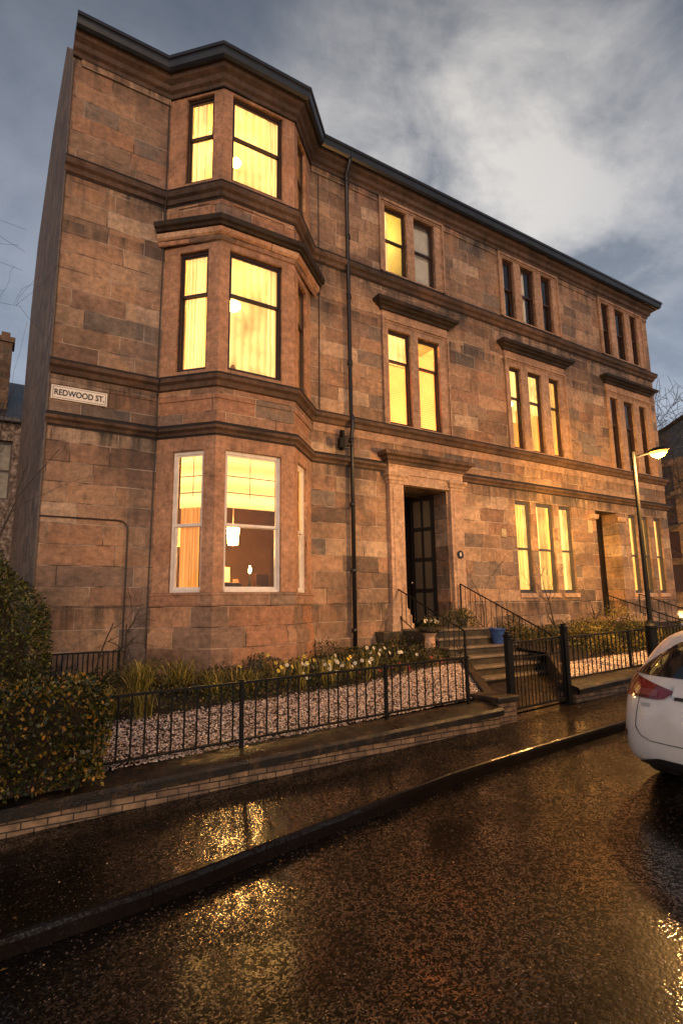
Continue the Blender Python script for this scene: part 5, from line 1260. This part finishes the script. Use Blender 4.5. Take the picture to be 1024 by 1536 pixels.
for s in (1,-1):
    q = lambda a: a*s
    tlp = patch('tail_light', 'tail', [s*t for t in lin(13,49,24)], (lambda t: pw([(13,.935),(16,.875),(19,.862),(49,.862)])(abs(t))), (lambda t: pw([(13,.945),(30,1.03),(36,1.05),(49,1.06)])(abs(t))), .014)
    patch('reversing_lens', 'tail_pink', [s*t for t in lin(19,29,8)], lambda t: .885, lambda t: .94, .019, 4, tlp)
    patch('bumper_reflector', 'tail', [s*t for t in lin(32,41,8)], lambda t: .50, lambda t: .545, .008, 3)
    patch('tailgate_seam', 'black_plastic', [s*t for t in lin(26.8,27.15,1)], lambda t: .60, lambda t: .86, .003, 8)
    patch('tailgate_seam', 'black_plastic', [s*t for t in lin(21,27.1,6)], lambda t: pw([(21,.505),(24.5,.53),(27.1,.60)])(abs(t)), lambda t: pw([(21,.512),(24.5,.538),(27.1,.62)])(abs(t)), .003, 1)
    patch('side_glass', 'glassdark' if 'glassdark' in M else 'black_plastic', [s*t for t in lin(62,128,24)], lambda t: 1.03, lambda t: pw([(62,1.08),(75,1.32),(108,1.34),(128,1.08)])(abs(t)), .006)
    # wheels
    for xw in (.78, 3.42):
        w = MB(); w.v = []; ww_ = MB(); 
        def cyl(mb, r0_, r1_, y0_, y1_, n=32):
            kk = len(mb.v)
            for (r_, yy) in ((r0_,y0_),(r1_,y0_),(r1_,y1_),(r0_,y1_)):
                for j in range(n): mb.v.append((xw+r_*math.cos(2*PI*j/n), s*yy, .315+r_*math.sin(2*PI*j/n)))
            for i in range(4):
                for j in range(n): mb.f.append((kk+i*n+j, kk+i*n+(j+1)%n, kk+((i+1)%4)*n+(j+1)%n, kk+((i+1)%4)*n+j))
        cyl(w,.20,.315,.68,.885); ty = w.build('wheel', M['tyre'], car, local=True, bevel=.02)
        w = MB(); cyl(w,.17,.20,.70,.88); cyl(w,.0,.06,.82,.875)
        for i in range(5):
            a_ = i*2*PI/5; ca_, sa_ = math.cos(a_), math.sin(a_)
            w.quad((xw+.04*ca_-.025*sa_, s*.87, .315+.04*sa_+.025*ca_),(xw+.04*ca_+.025*sa_, s*.87, .315+.04*sa_-.025*ca_),(xw+.18*ca_+.02*sa_, s*.86, .315+.18*sa_-.02*ca_),(xw+.18*ca_-.02*sa_, s*.86, .315+.18*sa_+.02*ca_))
        w.build('rim', M['alloy'], ty, local=True)
        # wheel arch: dark ring on the body side
        m = MB(); 
        for i in range(16):
            a0, a1 = PI*i/16-.1, PI*(i+1)/16-.1
            m.quad((xw+.325*math.cos(a0),s*.905,.315+.325*math.sin(a0)),(xw+.325*math.cos(a1),s*.905,.315+.325*math.sin(a1)),(xw+.37*math.cos(a1),s*.905,.315+.37*math.sin(a1)),(xw+.37*math.cos(a0),s*.905,.315+.37*math.sin(a0)))
        m.build('wheel_arch', M['black_plastic'], car, local=True, fixn=False)
M['glassdark'] = simple('privacy_glass', (.006,.007,.008), .05, .1, 4, .02, Coat_Weight=1.0)
patch('rear_window', 'glassdark', lin(-36,36,40), lambda t: 1.05+.0002*abs(t), lambda t: pw([(0,1.40),(19,1.385),(27,1.25),(36,1.07)])(abs(t)), .007, 12)
patch('tailgate_seam', 'black_plastic', lin(-21,21,24), lambda t: .502, lambda t: .509, .003, 1)
patch('spoiler', 'paint', lin(-26,26,24), lambda t: 1.405-.0002*t*t, lambda t: 1.44-.00025*t*t, .035, 3)
patch('tailgate_ledge', 'paint', lin(-12.5,12.5,24), lambda t: .90, lambda t: .985, .035, 4)
patch('plate_recess', 'black_plastic', lin(-12,12,16), lambda t: .875, lambda t: .90, .012, 2)
patch('valance', 'black_plastic', lin(-35,35,30), lambda t: .22, lambda t: .37-.0018*max(0,abs(t)-18)*4, .012, 5)
patch('badge', 'alloy', lin(21.5,25.2,4), lambda t: .795, lambda t: .825, .006, 1)
m = MB(); m.box(-.05,.05,-.012,.012,0,.01)
m = MB(); pts = [Vector((.9+.12*i, .56, 1.475+.025*math.sin(PI*min(1,i/10)))) for i in range(11)]; m.tube(pts, .014, 6); m.build('roof_rail', M['alloy'], car, local=True)
m = MB(); m.tube([Vector((p.x,-p.y,p.z)) for p in pts], .014, 6); m.build('roof_rail', M['alloy'], car, local=True)

# ------------------------------------------------------------------ sky, sun
w = bpy.data.worlds.new('World'); sc.world = w; w.use_nodes = True; t = w.node_tree; t.nodes.clear()
class W(N):
    def __init__(s): s.t = t
k = W(); out = t.nodes.new('ShaderNodeOutputWorld'); bg = t.nodes.new('ShaderNodeBackground'); t.links.new(bg.outputs[0], out.inputs[0])
SUN_AZ, SUN_EL = math.radians(205), math.radians(9)      # compass-like: direction the light comes from
sky = k.n('ShaderNodeTexSky'); sky.sky_type = 'NISHITA'; sky.sun_disc = False; sky.sun_elevation = SUN_EL; sky.sun_rotation = SUN_AZ
gen = k.n('ShaderNodeTexCoord').outputs['Generated']
sp = k.n('ShaderNodeSeparateXYZ'); k.set(sp.inputs[0], gen); z = sp.outputs[2]
# project on a cloud layer so that clouds flatten towards the horizon
zz = k.math('ADD', k.math('MAXIMUM', z, 0.0), .28)
cv = k.n('ShaderNodeCombineXYZ', X=k.math('DIVIDE', sp.outputs[0], zz), Y=k.math('DIVIDE', sp.outputs[1], zz), Z=0.0).outputs[0]
n1 = k.noise(cv, 1.5, 8, .6, .4); n2 = k.noise(cv, 4.2, 7, .62, .5)
cl_f = k.math('ADD', k.math('MULTIPLY', n1, .7), k.math('MULTIPLY', n2, .3))
# direction of the bright break in the cloud
az, el = math.radians(47.5), math.radians(38); bd = Vector((math.sin(az)*math.cos(el), math.cos(az)*math.cos(el), math.sin(el)))
dt = k.n('ShaderNodeVectorMath', operation='DOT_PRODUCT'); k.set(dt.inputs[0], gen); dt.inputs[1].default_value = bd
br = k.mapr(dt.outputs['Value'], .93, 1.0, 0, .75); br = k.math('MULTIPLY', br, k.mapr(cl_f, .42, .56, .10, 1.0))
base = k.ramp(cl_f, [(.36,(.115,.125,.155)),(.46,(.17,.183,.222)),(.54,(.235,.245,.29)),(.62,(.29,.30,.345)),(.72,(.36,.36,.39))])
zen = k.mapr(z, .30, .80, 1.45, .48); base = k.mix(1.0, base, k.n('ShaderNodeCombineColor', Red=zen, Green=zen, Blue=zen).outputs[0], 'MULTIPLY')
c = k.mix(br, base, (.84,.77,.68))
addn = k.mix(.04, c, sky.outputs[0])
k.set(bg.inputs[0], addn); bg.inputs[1].default_value = 1.0
sl_ = bpy.data.lights.new('sun', 'SUN'); sl_.energy = 1.5; sl_.angle = math.radians(45); sl_.color = (1.0,.62,.39)
so = bpy.data.objects.new('sun', sl_); col.objects.link(so)
dirv = Vector((math.sin(SUN_AZ)*math.cos(SUN_EL), math.cos(SUN_AZ)*math.cos(SUN_EL), math.sin(SUN_EL)))
so.rotation_euler = dirv.to_track_quat('Z','Y').to_euler()
sc.view_settings.view_transform = 'Standard'; sc.view_settings.look = 'None'; sc.view_settings.exposure = .10; sc.view_settings.gamma = 1
sc.cycles.max_bounces = 7; sc.cycles.transparent_max_bounces = 16
